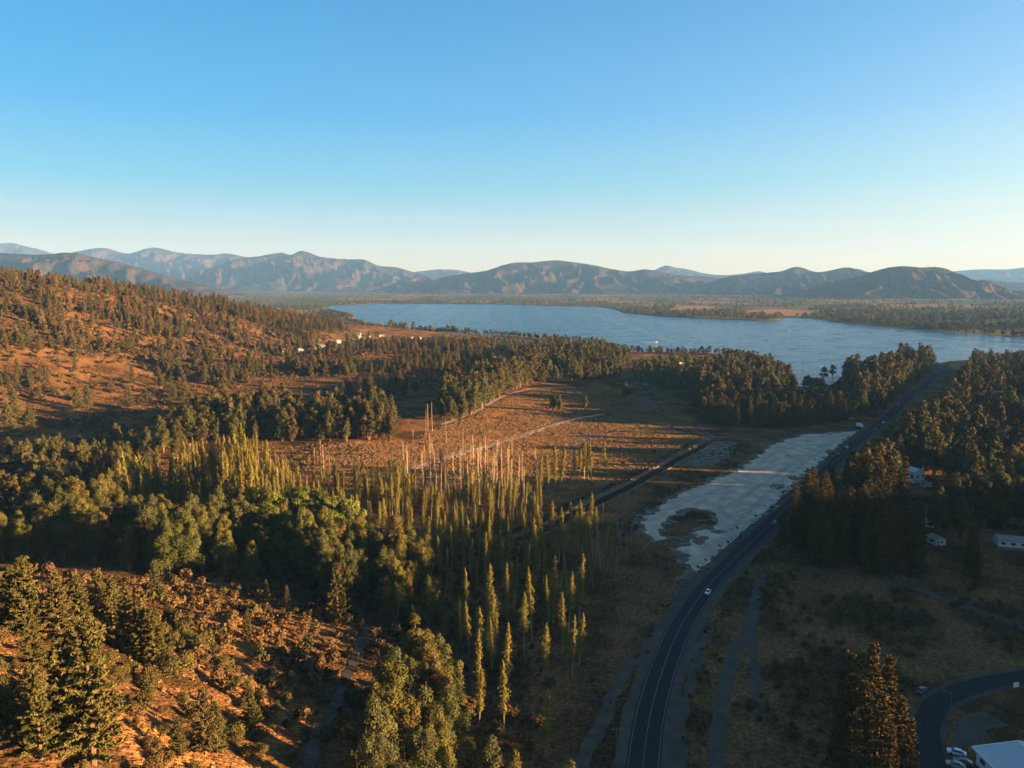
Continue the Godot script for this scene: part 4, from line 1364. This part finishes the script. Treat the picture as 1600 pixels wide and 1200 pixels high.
func plant_far() -> void:
	fields = [poly(TAN_FIELD), poly(SHORE_FIELD), poly(WHITE_FIELD)]
	rng.seed = 9
	# trees of the plain beyond the lake, in belts and groves
	var spots := []
	var groves := FastNoiseLite.new()
	groves.seed = 40
	groves.frequency = 1.0
	groves.fractal_octaves = 3
	for i in 28000:
		var zd := 1700.0 * pow(9000.0 / 1700.0, rng.randf())
		var x := rng.randf_range(-0.78, 0.8) * zd
		var n := groves.get_noise_2d(x / 420.0, -zd / 260.0)
		if n < 0.10 + 0.3 * (1.0 - smoothstep(1700.0, 2600.0, zd)) - (0.45 if x > 500.0 and zd < 3300.0 else 0.0) or x < -300.0 and zd < 2600.0:
			continue
		var s := shore(x, -zd)
		if s > -12.0 or in_field(Vector2(x, -zd)):
			continue
		spots.append([x, -zd, rng.randf_range(8.0, 19.0)])
	# belt along the far shore
	var n := lake_poly.size()
	for i in 19:
		var a := lake_poly[i]
		var b := lake_poly[i + 1]
		var steps := int(a.distance_to(b) / 9.0)
		for k in steps:
			if groves.get_noise_2d(i * 3.0 + k * 0.02, 5.0) < -0.12 and i < 8:
				continue
			var p := a.lerp(b, float(k) / steps) + Vector2(rng.randf_range(-8, 8), -rng.randf_range(12, 70 if i < 12 else 140))
			if shore(p.x, p.y) < -8.0 and not in_field(p):
				spots.append([p.x, p.y, rng.randf_range(7.0, 17.0)])
	stuff("far_trees", "groves and tree belts on the plain beyond the lake", "wood", "broadleaf_far", spots)
	# near shore
	var near := []
	for i in range(25, n - 1):
		var a := lake_poly[i]
		var b := lake_poly[i + 1]
		var steps := int(a.distance_to(b) / 3.5)
		for k in steps:
			var p := a.lerp(b, float(k) / steps) + Vector2(rng.randf_range(-7, 7), rng.randf_range(8, 60))
			if shore(p.x, p.y) < -5.0 and rng.randf() < 0.95 and clear_of_roads(p.x, p.y, 12.0):
				near.append([p.x, p.y, rng.randf_range(7.0, 14.0)])
	for p in scatter(poly(GARDENS), 9.0, 2.0) + scatter(poly(VILLAGE_TREES), 22.0, 2.0):
		if shore(p.x, p.y) < -6.0 and rng.randf() < 0.8:
			near.append([p.x, p.y, rng.randf_range(6.0, 13.0)])
	stuff("shore_trees", "green trees along the near shore of the lake", "wood", "broadleaf_far", near)
	print("far ", spots.size(), " shore ", near.size())


func plant_shrubs() -> void:
	rng.seed = 10
	var spots := []
	for p in scatter(poly(KNOLL), 4.0, 3.0):
		if rough_noise.get_noise_2d(p.x * 2.5, p.y * 2.5) > -0.04:
			spots.append([p.x, p.y, rng.randf_range(1.6, 3.8) * (1.5 if rng.randf() < 0.2 else 1.0)])
	spots.sort_custom(func(a, b): return a[1] > b[1])
	var near := spots.slice(0, 250)
	var size := int(ceil(near.size() / 5.0))
	for i in 5:
		plant("shrub", near.slice(i * size, (i + 1) * size), ["at the foot of the picture on the sunlit knoll", "low on the sunlit knoll", "on the middle of the sunlit knoll", "high on the sunlit knoll", "along the far rim of the sunlit knoll"][i], "shrubs on the near knoll")
	var rest := spots.slice(250)
	for a in [[SHADE_FIELD, 4.5, -0.05, 1.8], [RIGHT_SLOPE, 4.0, -0.18, 3.4], [FIELD, 12.0, 0.06, 2.4], [STRIP, 5.0, -0.3, 3.2]]:
		for p in scatter(poly(a[0]), a[1], 2.0):
			if patch_noise.get_noise_2d(p.x, p.y) > a[2] and clear_of_roads(p.x, p.y, 9.0):
				rest.append([p.x, p.y, rng.randf_range(0.7, a[3])])
	# undergrowth between the near trees and beside the highway
	for p in scatter(PackedVector2Array([Vector2(-110, -175), Vector2(-10, -150), Vector2(10, -190), Vector2(20, -330), Vector2(-60, -330), Vector2(-180, -370), Vector2(-330, -420), Vector2(-330, -380), Vector2(-150, -300)]), 4.5, 2.0):
		rest.append([p.x, p.y, rng.randf_range(1.5, 4.5)])
	for p in spline(ROAD, 2.5):
		if p.y > -650.0:
			for side in [-1.0, 1.0]:
				if rng.randf() < 0.35:
					rest.append([p.x + side * rng.randf_range(8.5, 16.0), p.y + rng.randf_range(0, 5), rng.randf_range(0.4, 1.5)])
	for p in spline(ROAD, 4.0):
		if rng.randf() < 0.5 and p.y > -700.0:
			rest.append([p.x + rng.randf_range(9, 14), p.y + rng.randf_range(0, 5), rng.randf_range(0.8, 2.6)])
	for p in scatter(PackedVector2Array([Vector2(-400, -520), Vector2(-380, -620), Vector2(-180, -660), Vector2(-20, -640), Vector2(-140, -560), Vector2(-200, -530)]), 6.0, 2.0):
		if patch_noise.get_noise_2d(p.x, p.y) > -0.25:
			rest.append([p.x, p.y, rng.randf_range(0.8, 3.0)])
	stuff("undergrowth", "low dry scrub over fields and wood floor", "scrub", "shrub_far", rest)
	print("shrubs ", spots.size(), " ", rest.size())


func plant_grass() -> void:
	rng.seed = 12
	var l := Leaves.new()
	for i in 16:
		var an := rng.randf() * TAU
		var o := Vector3(cos(an), 0, sin(an)) * rng.randf_range(0.0, 0.45)
		l.kite(o + Vector3.UP * 0.3, unit() * Vector3(1, 0.2, 1), (Vector3.UP + unit() * 0.5).normalized(), 0.22, rng.randf_range(0.5, 0.9), shade(Color(0.264, 0.165, 0.0726), 0.25))
	var tuft := surface(l.v, l.ix, l.c)
	tuft.surface_set_material(0, mats.straw)
	var at := PackedVector3Array()
	for a in [[FIELD, 1.25, 0.8], [KNOLL, 2.6, 0.5], [HILL, 4.2, 0.8], [STRIP, 2.2, 0.8]]:
		var pg := poly(a[0])
		var box := Rect2(pg[0], Vector2.ZERO)
		for p in pg:
			box = box.expand(p)
		for i in int(box.get_area() / (a[1] * a[1])):
			var p := box.position + Vector2(rng.randf(), rng.randf()) * box.size
			if patch_noise.get_noise_2d(p.x * 1.5, p.y * 1.5) + 0.5 * fine_noise.get_noise_2d(p.x, p.y) < a[2] * 0.45 - 0.1 and not trodden.has(Vector2i((p / 2.5).floor())) and Geometry2D.is_point_in_polygon(p, pg):
				at.append(Vector3(p.x, 0, p.y))
	var mm := MultiMesh.new()
	mm.transform_format = MultiMesh.TRANSFORM_3D
	mm.use_colors = true
	mm.mesh = tuft
	mm.instance_count = at.size()
	for i in at.size():
		var s := rng.randf_range(0.45, 1.25)
		var p := at[i]
		p.y = ground(p.x, p.z)
		mm.set_instance_transform(i, Transform3D(Basis(Vector3.UP, rng.randf() * TAU).scaled(Vector3(s * 1.3, s * 0.8, s * 1.3)), p))
		var t := rng.randf_range(0.55, 1.0)
		mm.set_instance_color(i, Color(t, t * rng.randf_range(0.9, 1.0), t * 0.95))
	var o := MultiMeshInstance3D.new()
	o.name = "dry_grass"
	o.multimesh = mm
	add_child(o, true)
	o.set_meta("kind", "stuff")
	tag(o, "dry orange grass tufts on fields, knoll and hillside", "grass")
	print("tufts ", at.size())


# ---------------------------------------------------------------- houses, vehicles, poles

class Solid:
	var v := PackedVector3Array()
	var ix := PackedInt32Array()

	func quad(a: Vector3, b: Vector3, c: Vector3, d: Vector3) -> void:
		var k := v.size()
		v.append_array([a, b, c, d])
		ix.append_array([k, k + 1, k + 2, k, k + 2, k + 3])

	func tri(a: Vector3, b: Vector3, c: Vector3) -> void:
		var k := v.size()
		v.append_array([a, b, c])
		ix.append_array([k, k + 1, k + 2])

	func hull(lo: PackedVector3Array, hi: PackedVector3Array) -> void:
		# lo and hi: four corners each, same order
		for i in 4:
			var j := (i + 1) % 4
			quad(lo[i], lo[j], hi[j], hi[i])
		quad(hi[0], hi[1], hi[2], hi[3])
		quad(lo[3], lo[2], lo[1], lo[0])

	func box(c: Vector3, s: Vector3, taper := 1.0) -> void:
		var h := s * 0.5
		var lo := PackedVector3Array([c + Vector3(-h.x, -h.y, -h.z), c + Vector3(h.x, -h.y, -h.z), c + Vector3(h.x, -h.y, h.z), c + Vector3(-h.x, -h.y, h.z)])
		var hi := PackedVector3Array([c + Vector3(-h.x * taper, h.y, -h.z * taper), c + Vector3(h.x * taper, h.y, -h.z * taper), c + Vector3(h.x * taper, h.y, h.z * taper), c + Vector3(-h.x * taper, h.y, h.z * taper)])
		hull(lo, hi)

	func loft(rings: Array) -> void:
		# each ring: z, half width low, half width high, y low, y high
		for i in rings.size():
			var r: Array = rings[i]
			var p := [Vector3(-r[1], r[3], r[0]), Vector3(r[1], r[3], r[0]), Vector3(r[2], r[4], r[0]), Vector3(-r[2], r[4], r[0])]
			if i == 0 or i == rings.size() - 1:
				quad(p[0], p[1], p[2], p[3])
			if i < rings.size() - 1:
				var s: Array = rings[i + 1]
				var q := [Vector3(-s[1], s[3], s[0]), Vector3(s[1], s[3], s[0]), Vector3(s[2], s[4], s[0]), Vector3(-s[2], s[4], s[0])]
				for k in 4:
					var j := (k + 1) % 4
					quad(p[k], p[j], q[j], q[k])

	func rod(a: Vector3, b: Vector3, ra: float, rb: float, sides := 8) -> void:
		var d := (b - a).normalized()
		var s := d.cross(Vector3.FORWARD if absf(d.z) < 0.9 else Vector3.RIGHT).normalized()
		var u := s.cross(d)
		for i in sides:
			var e := s * cos(TAU * i / sides) + u * sin(TAU * i / sides)
			var f := s * cos(TAU * (i + 1) / sides) + u * sin(TAU * (i + 1) / sides)
			quad(a + e * ra, a + f * ra, b + f * rb, b + e * rb)
			tri(a, a + f * ra, a + e * ra)
			tri(b, b + e * rb, b + f * rb)


func part(called: String, s: Solid, m: Material, parent: Node3D, at := Vector3.ZERO) -> MeshInstance3D:
	var o := mesh_node(called, surface(s.v, s.ix), m, parent)
	o.position = at
	return o


func solid_box(c: Vector3, s: Vector3, taper := 1.0) -> Solid:
	var o := Solid.new()
	o.box(c, s, taper)
	return o


func house(called: String, label: String, category: String, at: Vector3, turn: float, size: Vector3, wall: Material, roof: Material, rise: float, windows: int, group := "") -> Node3D:
	var t := thing(called, label, category, at, turn, group)
	var w := size.x * 0.5
	var d := size.z * 0.5
	var h := size.y
	var body := Solid.new()
	body.box(Vector3(0, h * 0.5 - 0.4, 0), Vector3(size.x, h + 0.8, size.z))
	for s in [-1.0, 1.0]:
		body.tri(Vector3(-w, h, s * d), Vector3(w, h, s * d), Vector3(0, h + rise, s * d))
	part("wall", body, wall, t)
	var e := 0.5
	var th := 0.16
	for s in [-1.0, 1.0]:
		var r := Solid.new()
		var low := Vector3(s * (w + e), h - rise * e / w, 0)
		var top := Vector3(0, h + rise + 0.02, 0)
		var z := Vector3(0, 0, d + e)
		var up := Vector3(0, th, 0)
		r.hull(PackedVector3Array([low - z, top - z, top + z, low + z]), PackedVector3Array([low - z + up, top - z + up, top + z + up, low + z + up]))
		part("roof", r, roof, t)
	for k in windows:
		var z := lerpf(-d, d, (k + 0.5) / windows)
		for s in [-1.0, 1.0]:
			part("window", solid_box(Vector3(s * (w + 0.02), h * 0.55, z), Vector3(0.08, h * 0.34, size.z / windows * 0.45)), mats.glass, t)
	for k in maxi(1, windows - 1):
		var x := lerpf(-w, w, (k + 0.5) / maxi(1, windows - 1))
		part("window", solid_box(Vector3(x + w * 0.2, h * 0.55, d + 0.02), Vector3(1.1, h * 0.34, 0.08)), mats.glass, t)
	part("door", solid_box(Vector3(-w * 0.55, minf(1.05, h * 0.4), d + 0.03), Vector3(0.95, minf(2.1, h * 0.8), 0.1)), mats.wood, t)
	return t


func build_houses() -> void:
	rng.seed = 15
	mats.glass = mat(Color(0.03, 0.035, 0.04), 0.15)
	mats.wood = mat(Color(0.14, 0.09, 0.055), 0.8)
	mats.white = mat(Color(0.5, 0.5, 0.48), 0.75)
	mats.plaster = mat(Color(0.34, 0.33, 0.31), 0.85)
	mats.cream = mat(Color(0.5, 0.44, 0.36), 0.8)
	mats.metal_roof = mat(Color(0.36, 0.38, 0.4), 0.5, 0.0)
	mats.tile_roof = mat(Color(0.2, 0.085, 0.05), 0.85)
	mats.grey_roof = mat(Color(0.16, 0.155, 0.15), 0.8)
	# long shed in the bottom right corner, its gable to the back
	var g := on_ground(127, -165)
	var t := thing("white_shed", "white metal-roofed building in the bottom right corner", "building", Vector3(127.2, g.y, -162.5))
	var wall := Solid.new()
	wall.box(Vector3(0, 2.0, 0), Vector3(21.0, 4.6, 17.0))
	for s in [-1.0, 1.0]:
		wall.tri(Vector3(-10.5, 4.3, 8.5 * s), Vector3(10.5, 4.3, 8.5 * s), Vector3(0, 5.75, 8.5 * s))
	part("wall", wall, mats.white, t)
	for s in [-1.0, 1.0]:
		var r := Solid.new()
		r.hull(PackedVector3Array([Vector3(11.2 * s, 4.28, -9), Vector3(0, 5.82, -9), Vector3(0, 5.82, 9), Vector3(11.2 * s, 4.28, 9)]), PackedVector3Array([Vector3(11.2 * s, 4.38, -9), Vector3(0, 5.92, -9), Vector3(0, 5.92, 9), Vector3(11.2 * s, 4.38, 9)]))
		var roof := part("roof", r, mats.metal_roof, t)
		for k in 17:
			var rib := Solid.new()
			var z := -8.6 + k * 1.07
			rib.hull(PackedVector3Array([Vector3(11.1 * s, 4.38, z), Vector3(0.3 * s, 5.88, z), Vector3(0.3 * s, 5.88, z + 0.08), Vector3(11.1 * s, 4.38, z + 0.08)]), PackedVector3Array([Vector3(11.1 * s, 4.45, z), Vector3(0.3 * s, 5.95, z), Vector3(0.3 * s, 5.95, z + 0.08), Vector3(11.1 * s, 4.45, z + 0.08)]))
			part("rib", rib, mats.metal_roof, roof)
		var eave := solid_box(Vector3(11.25 * s, 4.3, 0), Vector3(0.4, 0.42, 18.4))
		part("gutter", eave, mats.white, t)
		for e in [-1.0, 1.0]:
			var verge := Solid.new()
			var z: float = 9.1 * e
			verge.hull(PackedVector3Array([Vector3(11.2 * s, 4.2, z - 0.18), Vector3(0, 5.74, z - 0.18), Vector3(0, 5.74, z + 0.18), Vector3(11.2 * s, 4.2, z + 0.18)]), PackedVector3Array([Vector3(11.2 * s, 4.56, z - 0.18), Vector3(0, 6.1, z - 0.18), Vector3(0, 6.1, z + 0.18), Vector3(11.2 * s, 4.56, z + 0.18)]))
			part("verge", verge, mats.white, t)
	part("ridge_cap", solid_box(Vector3(0, 6.0, 0), Vector3(0.5, 0.18, 18.4)), mats.white, t)
	for k in 4:
		part("window", solid_box(Vector3(-10.53, 2.4, -6.0 + k * 4.0), Vector3(0.1, 1.2, 1.8)), mats.glass, t)
	part("door", solid_box(Vector3(-4, 1.2, -8.54), Vector3(1.0, 2.2, 0.1)), mats.wood, t)
	var vent := Solid.new()
	vent.rod(Vector3(8.2, 4.6, -7.5), Vector3(8.2, 6.6, -7.5), 0.12, 0.12)
	part("flue", vent, mats.metal_roof, t)
	# air unit behind the shed
	var ac := thing("roof_tank_stand", "small pale frame standing behind the white shed", "frame", on_ground(123.5, -174.0))
	part("top", solid_box(Vector3(0, 1.7, 0), Vector3(2.2, 0.14, 1.0)), mats.metal_roof, ac)
	for x in [-1.0, 1.0]:
		for z in [-0.42, 0.42]:
			part("leg", solid_box(Vector3(x, 0.82, z), Vector3(0.1, 1.65, 0.1)), mats.metal_roof, ac)
	var hr: Array = HOUSES_RIGHT
	house("white_house", "tall white house in the trees right of the highway", "house", on_ground(246, -441), 0.35, Vector3(8.5, 6.8, 9.5), mats.white, mats.metal_roof, 1.6, 3)
	house("terracotta_porch", "small lit terracotta porch below the tall white house", "porch", on_ground(247, -428), 0.3, Vector3(5.0, 2.4, 4.0), mats.cream, mats.tile_roof, 0.9, 1)
	house("long_house", "long white house with pale roof at the right edge", "house", on_ground(388, -556), 1.5, Vector3(8.0, 4.2, 19.0), mats.white, mats.metal_roof, 1.5, 5)
	house("garden_shed", "small white shed between the trees and roadside conifers", "shed", on_ground(hr[2][0], hr[2][1]), 0.8, Vector3(5.0, 2.8, 6.0), mats.white, mats.metal_roof, 1.0, 1)
	house("garden_shed", "low grey-roofed shed nearest the roadside conifers", "shed", on_ground(hr[3][0], hr[3][1]), 0.2, Vector3(5.0, 2.8, 5.5), mats.cream, mats.grey_roof, 1.0, 1)
	house("garden_shed", "small pale shed beside the gravel lot at the right", "shed", on_ground(hr[4][0] + 9.0, hr[4][1] - 6.0), 0.6, Vector3(6.0, 3.0, 7.0), mats.white, mats.grey_roof, 1.1, 2)
	house("low_house", "low grey-roofed house behind the terrace at the right edge", "house", on_ground(hr[5][0], hr[5][1]), 1.3, Vector3(7.5, 3.0, 12.0), mats.cream, mats.grey_roof, 1.3, 3)
	house("low_house", "distant pale-roofed house high in the right-hand wood", "house", on_ground(hr[6][0], hr[6][1]), 1.2, Vector3(9.0, 3.6, 15.0), mats.white, mats.metal_roof, 1.5, 4)
	var where := ["beside the pines on the lake slope, leftmost", "left of the white cottage row", "in the white cottage row", "at the low end of the village green", "at the upper end of the village green", "below the round trees by the shore", "left of the shore trees", "right of the shore trees", "under the shore trees, nearest the knoll", "behind the lit knoll", "right behind the lit knoll", "on the pale lakeside path, left one", "on the pale lakeside path, right one", "highest above the village green", "between pines and village green"]
	for k in VILLAGE.size():
		var big := 0.8 + 0.5 * rng.randf()
		house("village_house", "small %s house %s" % ["pale" if k % 4 != 3 else "cream", where[k]], "house", on_ground(VILLAGE[k][0], VILLAGE[k][1], 0.2), rng.randf_range(-0.5, 0.5) + (PI / 2 if k % 2 else 0.0), Vector3(6.0 * big, 3.2, 9.0 * big), mats.plaster if k % 4 != 3 else mats.cream, mats.grey_roof if k % 3 else mats.tile_roof, 1.5, 2, "houses of the lakeside village")
	for k in LAKE_HOUSES.size():
		house("lake_house", ["cream house by the lane above the dry field", "white house on the lawn by the lane", "pale house at the head of the straight lane", "cream house by the lakeside car park"][k], "house", on_ground(LAKE_HOUSES[k][0], LAKE_HOUSES[k][1], 0.1), rng.randf_range(0.0, 1.5), Vector3(7.0, 3.0, 9.0), mats.cream if k % 3 == 0 else mats.white, mats.grey_roof, 1.6, 3)


func car(label: String, at: Vector3, turn: float, paint: Material, group: String) -> void:
	var t := thing("car", label, "car", at, turn, group)
	var b := Solid.new()
	b.loft([[-2.15, 0.72, 0.62, 0.35, 0.66], [-1.95, 0.84, 0.76, 0.24, 0.8], [-0.9, 0.87, 0.8, 0.22, 0.9], [0.9, 0.87, 0.8, 0.22, 0.93], [1.85, 0.85, 0.76, 0.24, 0.9], [2.12, 0.74, 0.66, 0.36, 0.78]])
	part("body", b, paint, t)
	var g := Solid.new()
	g.loft([[-1.75, 0.72, 0.7, 0.88, 0.93], [-0.85, 0.74, 0.6, 0.88, 1.38], [0.45, 0.74, 0.6, 0.88, 1.4], [1.2, 0.74, 0.7, 0.88, 0.95]])
	g.v = Transform3D(Basis(Vector3.UP, PI), Vector3.ZERO) * g.v
	part("window", g, mats.glass, t)
	var r := Solid.new()
	r.loft([[-0.5, 0.6, 0.52, 1.375, 1.43], [0.88, 0.6, 0.52, 1.36, 1.42]])
	part("roof", r, paint, t)
	for x in [-0.78, 0.78]:
		for z in [-1.3, 1.32]:
			var w := Solid.new()
			w.rod(Vector3(-0.1, 0, 0), Vector3(0.1, 0, 0), 0.32, 0.32, 10)
			part("wheel", w, mats.tyre, t, Vector3(x, 0.32, z))
		part("headlight", solid_box(Vector3(x * 0.72, 0.66, 2.08), Vector3(0.3, 0.14, 0.1)), mats.lens, t)
		part("tail_light", solid_box(Vector3(x * 0.72, 0.64, -2.1), Vector3(0.28, 0.14, 0.1)), mats.red, t)


func build_vehicles() -> void:
	mats.tyre = mat(Color(0.02, 0.02, 0.02), 0.9)
	mats.lens = mat(Color(0.5, 0.5, 0.48), 0.2)
	mats.red = mat(Color(0.28, 0.02, 0.015), 0.4)
	var paints := {"white": mat(Color(0.66, 0.66, 0.65), 0.35), "dark": mat(Color(0.035, 0.04, 0.05), 0.3), "grey": mat(Color(0.2, 0.21, 0.22), 0.35), "red": mat(Color(0.35, 0.03, 0.02), 0.35)}
	for k in paints:
		paints[k].clearcoat_enabled = true
	for c in CARS:
		car(c[0], on_ground(c[2], c[3], 0.28), deg_to_rad(c[4]), paints[c[1]], "cars on the highway")
	car("dark car parked on the verge of the side road", on_ground(PARKED[0][0] - 0.5, PARKED[0][1] - 0.5, 0.1), -0.9, paints.dark, "parked cars")
	car("white car parked at the back corner of the shed", on_ground(114.0, -174.6, 0.1), 1.1, paints.white, "parked cars")
	car("dark car parked between white and grey cars by the shed", on_ground(113.4, -170.8, 0.1), 1.1, paints.dark, "parked cars")
	car("grey car parked left of the shed wall, furthest left", on_ground(110.8, -169.6, 0.1), 1.1, paints.grey, "parked cars")
	var lot := ["first white", "dark", "grey", "second white", "lone", "red"]
	for k in 6:
		car(["white car at the back of the lakeside car park", "grey car in the middle of the lakeside car park", "white car at the front of the lakeside car park", "dark car at the left of the lakeside car park", "white car at the right of the lakeside car park", "grey car at the front right of the lakeside car park"][k], on_ground(LOT_CARS[k][0], LOT_CARS[k][1], 0.05), 0.4 + 0.3 * k, paints[["white", "grey", "white", "dark", "white", "grey"][k]], "cars in the lakeside car park")
	# truck at the far end of the sandy clearing
	var t := thing("box_truck", "white truck parked at the far end of the sandy clearing", "truck", on_ground(TRUCK[0][0], TRUCK[0][1], 0.12), 0.3)
	part("cargo_box", solid_box(Vector3(0, 2.0, -1.0), Vector3(2.3, 2.5, 4.6)), paints.white, t)
	var cab := Solid.new()
	cab.loft([[1.4, 1.05, 1.0, 0.6, 2.5], [2.5, 1.05, 1.0, 0.6, 2.45], [3.0, 1.03, 0.98, 0.6, 1.6], [3.15, 1.0, 0.95, 0.65, 1.3]])
	part("cab", cab, paints.white, t)
	part("windscreen", solid_box(Vector3(0, 1.95, 2.8), Vector3(1.7, 0.7, 0.12)), mats.glass, t)
	part("chassis", solid_box(Vector3(0, 0.62, -0.3), Vector3(0.9, 0.2, 6.4)), mats.tyre, t)
	for x in [-0.95, 0.95]:
		for z in [-2.0, 2.2]:
			var w := Solid.new()
			w.rod(Vector3(-0.14, 0, 0), Vector3(0.14, 0, 0), 0.45, 0.45, 10)
			part("wheel", w, mats.tyre, t, Vector3(x, 0.45, z))
	# boats and landing stages
	var b := thing("motor_boat", "small white boat on the open lake", "boat", Vector3(BOATS[0][0], 0.05, BOATS[0][1]), 1.2)
	var hull := Solid.new()
	hull.loft([[-4.2, 1.2, 1.5, -0.2, 1.2], [1.0, 1.2, 1.6, -0.2, 1.3], [3.5, 0.6, 1.1, 0.0, 1.5], [5.0, 0.05, 0.15, 0.6, 1.7]])
	part("hull", hull, paints.white, b)
	part("cabin", solid_box(Vector3(0, 1.9, -0.4), Vector3(2.0, 1.4, 3.2), 0.85), paints.white, b)
	part("window", solid_box(Vector3(0, 2.1, -0.4), Vector3(2.05, 0.5, 2.6), 0.9), mats.glass, b)
	var s := thing("speed_boat", "speedboat with white wake left of the wooded point", "boat", Vector3(BOATS[1][0], 0.05, BOATS[1][1]), PI / 2)
	var sh := Solid.new()
	sh.loft([[-2.6, 0.9, 1.1, -0.1, 0.8], [1.0, 0.9, 1.1, -0.1, 0.9], [3.2, 0.05, 0.2, 0.5, 1.1]])
	part("hull", sh, paints.white, s)
	part("windscreen", solid_box(Vector3(0, 1.15, 0.4), Vector3(1.5, 0.45, 0.1)), mats.glass, s)
	var wake := Solid.new()
	for k in 7:
		wake.box(Vector3(rng.randf_range(-0.6, 0.6), 0.1, -4.5 - k * 3.2), Vector3(2.2 - k * 0.2, 0.28, 3.4), 0.6)
	part("wake", wake, mats.white, s)
	for k in 2:
		var a := Vector3(PIERS[k][0], 0.0, PIERS[k][1])
		a = [Vector3(506, 0, -1207), Vector3(408, 0, -1122)][k]
		var e: Vector3 = [Vector3(531, 0, -1197), Vector3(431, 0, -1122)][k]
		var p := thing("pier", ["brown wooden pier reaching out from the lakeside wood", "short floating jetty off the wooded point"][k], "pier", a, atan2(-(e - a).z, (e - a).x))
		var n := int(a.distance_to(e) / 1.0)
		var plank := surface_box(Vector3(0.9, 0.16, 3.2))
		for i in n:
			var o := mesh_node("plank", plank, mats.wood, p)
			o.position = Vector3(i + 0.5, 0.95, 0)
		for i in range(0, n, 5):
			for z in [-1.4, 1.4]:
				part("post", solid_box(Vector3(i + 0.5, 0.1, z), Vector3(0.3, 3.2, 0.3)), mats.wood, p)


func surface_box(s: Vector3) -> ArrayMesh:
	var b := solid_box(Vector3.ZERO, s)
	return surface(b.v, b.ix)


func pole(label: String, at: Vector3, high: float, turn: float, lamp: bool) -> void:
	var t := thing("street_lamp" if lamp else "utility_pole", label, "lamp post" if lamp else "pole", at, turn, "" if lamp else "poles along the highway")
	var s := Solid.new()
	s.rod(Vector3(0, -0.5, 0), Vector3(0, high, 0), 0.11, 0.07)
	part("post", s, mats.concrete, t)
	if lamp:
		var arm := Solid.new()
		arm.rod(Vector3(0, high - 0.1, 0), Vector3(1.6, high + 0.35, 0), 0.06, 0.05)
		part("arm", arm, mats.concrete, t)
		part("lamp_head", solid_box(Vector3(1.9, high + 0.36, 0), Vector3(0.8, 0.16, 0.3), 0.8), mats.concrete, t)
	else:
		part("crossarm", solid_box(Vector3(0, high - 0.5, 0), Vector3(2.2, 0.14, 0.14)), mats.wood, t)
		for x in [-0.95, 0.0, 0.95]:
			var i := Solid.new()
			i.rod(Vector3(x, high - 0.43, 0), Vector3(x, high - 0.15, 0), 0.06, 0.04, 6)
			part("insulator", i, mats.white, t)


func build_street_furniture() -> void:
	mats.concrete = mat(Color(0.1, 0.092, 0.084), 0.9)
	var about := ["utility pole between highway and sandy clearing, beside the white car", "utility pole at the near end of the sandy clearing", "utility pole left of the highway at the bottom", "utility pole right of the highway, nearest the bottom", "utility pole right of the highway on the bend", "street lamp on the inner bend of the side road", "street lamp beside the gravel yard", "utility pole by the straight lane to the lake", "utility pole behind the parked truck"]
	for k in POLES.size():
		pole(about[k], on_ground(POLES[k][0], POLES[k][1]), [10.0, 9.0, 9.5, 8.5, 7.5, 8.0, 7.0, 9.0, 10.0][k], [0.5, 0.3, 0.0, 0.2, 0.4, 2.4, 2.0, 0.2, 0.6][k], k == 5 or k == 6)
	var s := thing("sign_board", "small white board on posts beside the side road", "sign", on_ground(SIGN[0][0], SIGN[0][1]), 0.2)
	part("panel", solid_box(Vector3(0, 1.9, 0), Vector3(1.8, 1.5, 0.12)), mats.white, s)
	for x in [-0.7, 0.7]:
		part("post", solid_box(Vector3(x, 0.75, -0.1), Vector3(0.1, 1.9, 0.1)), mats.wood, s)
	for k in MASTS.size():
		var m := thing("radio_mast", ["left radio mast on the dark hill", "middle radio mast on the dark hill", "tallest radio mast, rightmost on the dark hill"][k], "mast", Vector3(MASTS[k][0], MASTS[k][1] - 4.0, MASTS[k][2]))
		var high: float = [38.0, 44.0, 58.0][k]
		for c in 3:
			var leg := Solid.new()
			var a := Vector3(cos(TAU * c / 3), 0, sin(TAU * c / 3))
			leg.rod(a * 1.4, a * 0.3 + Vector3.UP * high, 0.3, 0.2, 5)
			part("leg", leg, mats.concrete, m)
		for c in 6:
			part("brace", solid_box(Vector3(0, high * (c + 0.5) / 6.5, 0), Vector3(1.6 - c * 0.18, 0.3, 1.6 - c * 0.18)), mats.concrete, m)
	# spoil heaps on the sandy clearing
	for k in 4:
		var h := Leaves.new()
		rng.seed = 60 + k
		var ring := 14
		for j in 6:
			for i in ring:
				var r := (1.0 - j / 5.0) * (2.6 + k * 0.4) * rng.randf_range(0.75, 1.2)
				h.v.append(Vector3(cos(TAU * i / ring) * r * 1.5, (1.0 - pow(1.0 - j / 5.0, 1.6)) * (1.3 + 0.2 * k) * rng.randf_range(0.8, 1.15) - 0.25, sin(TAU * i / ring) * r))
		for j in 5:
			for i in ring:
				var a := j * ring + i
				var b := j * ring + (i + 1) % ring
				h.ix.append_array([a, a + ring, b, b, a + ring, b + ring])
		var o := mesh_node("earth_heap", surface(h.v, h.ix), mats.spoil)
		o.position = on_ground(ROCKS[k][0], ROCKS[k][1], 0.1)
		o.rotation.y = 0.6 * k
		tag(o, ["pinkish earth heap nearest the track loop", "pale earth heap in the middle of the three", "low earth heap lowest of the three by the loop", "earth heap beside the highway on the sandy clearing"][k], "heap")
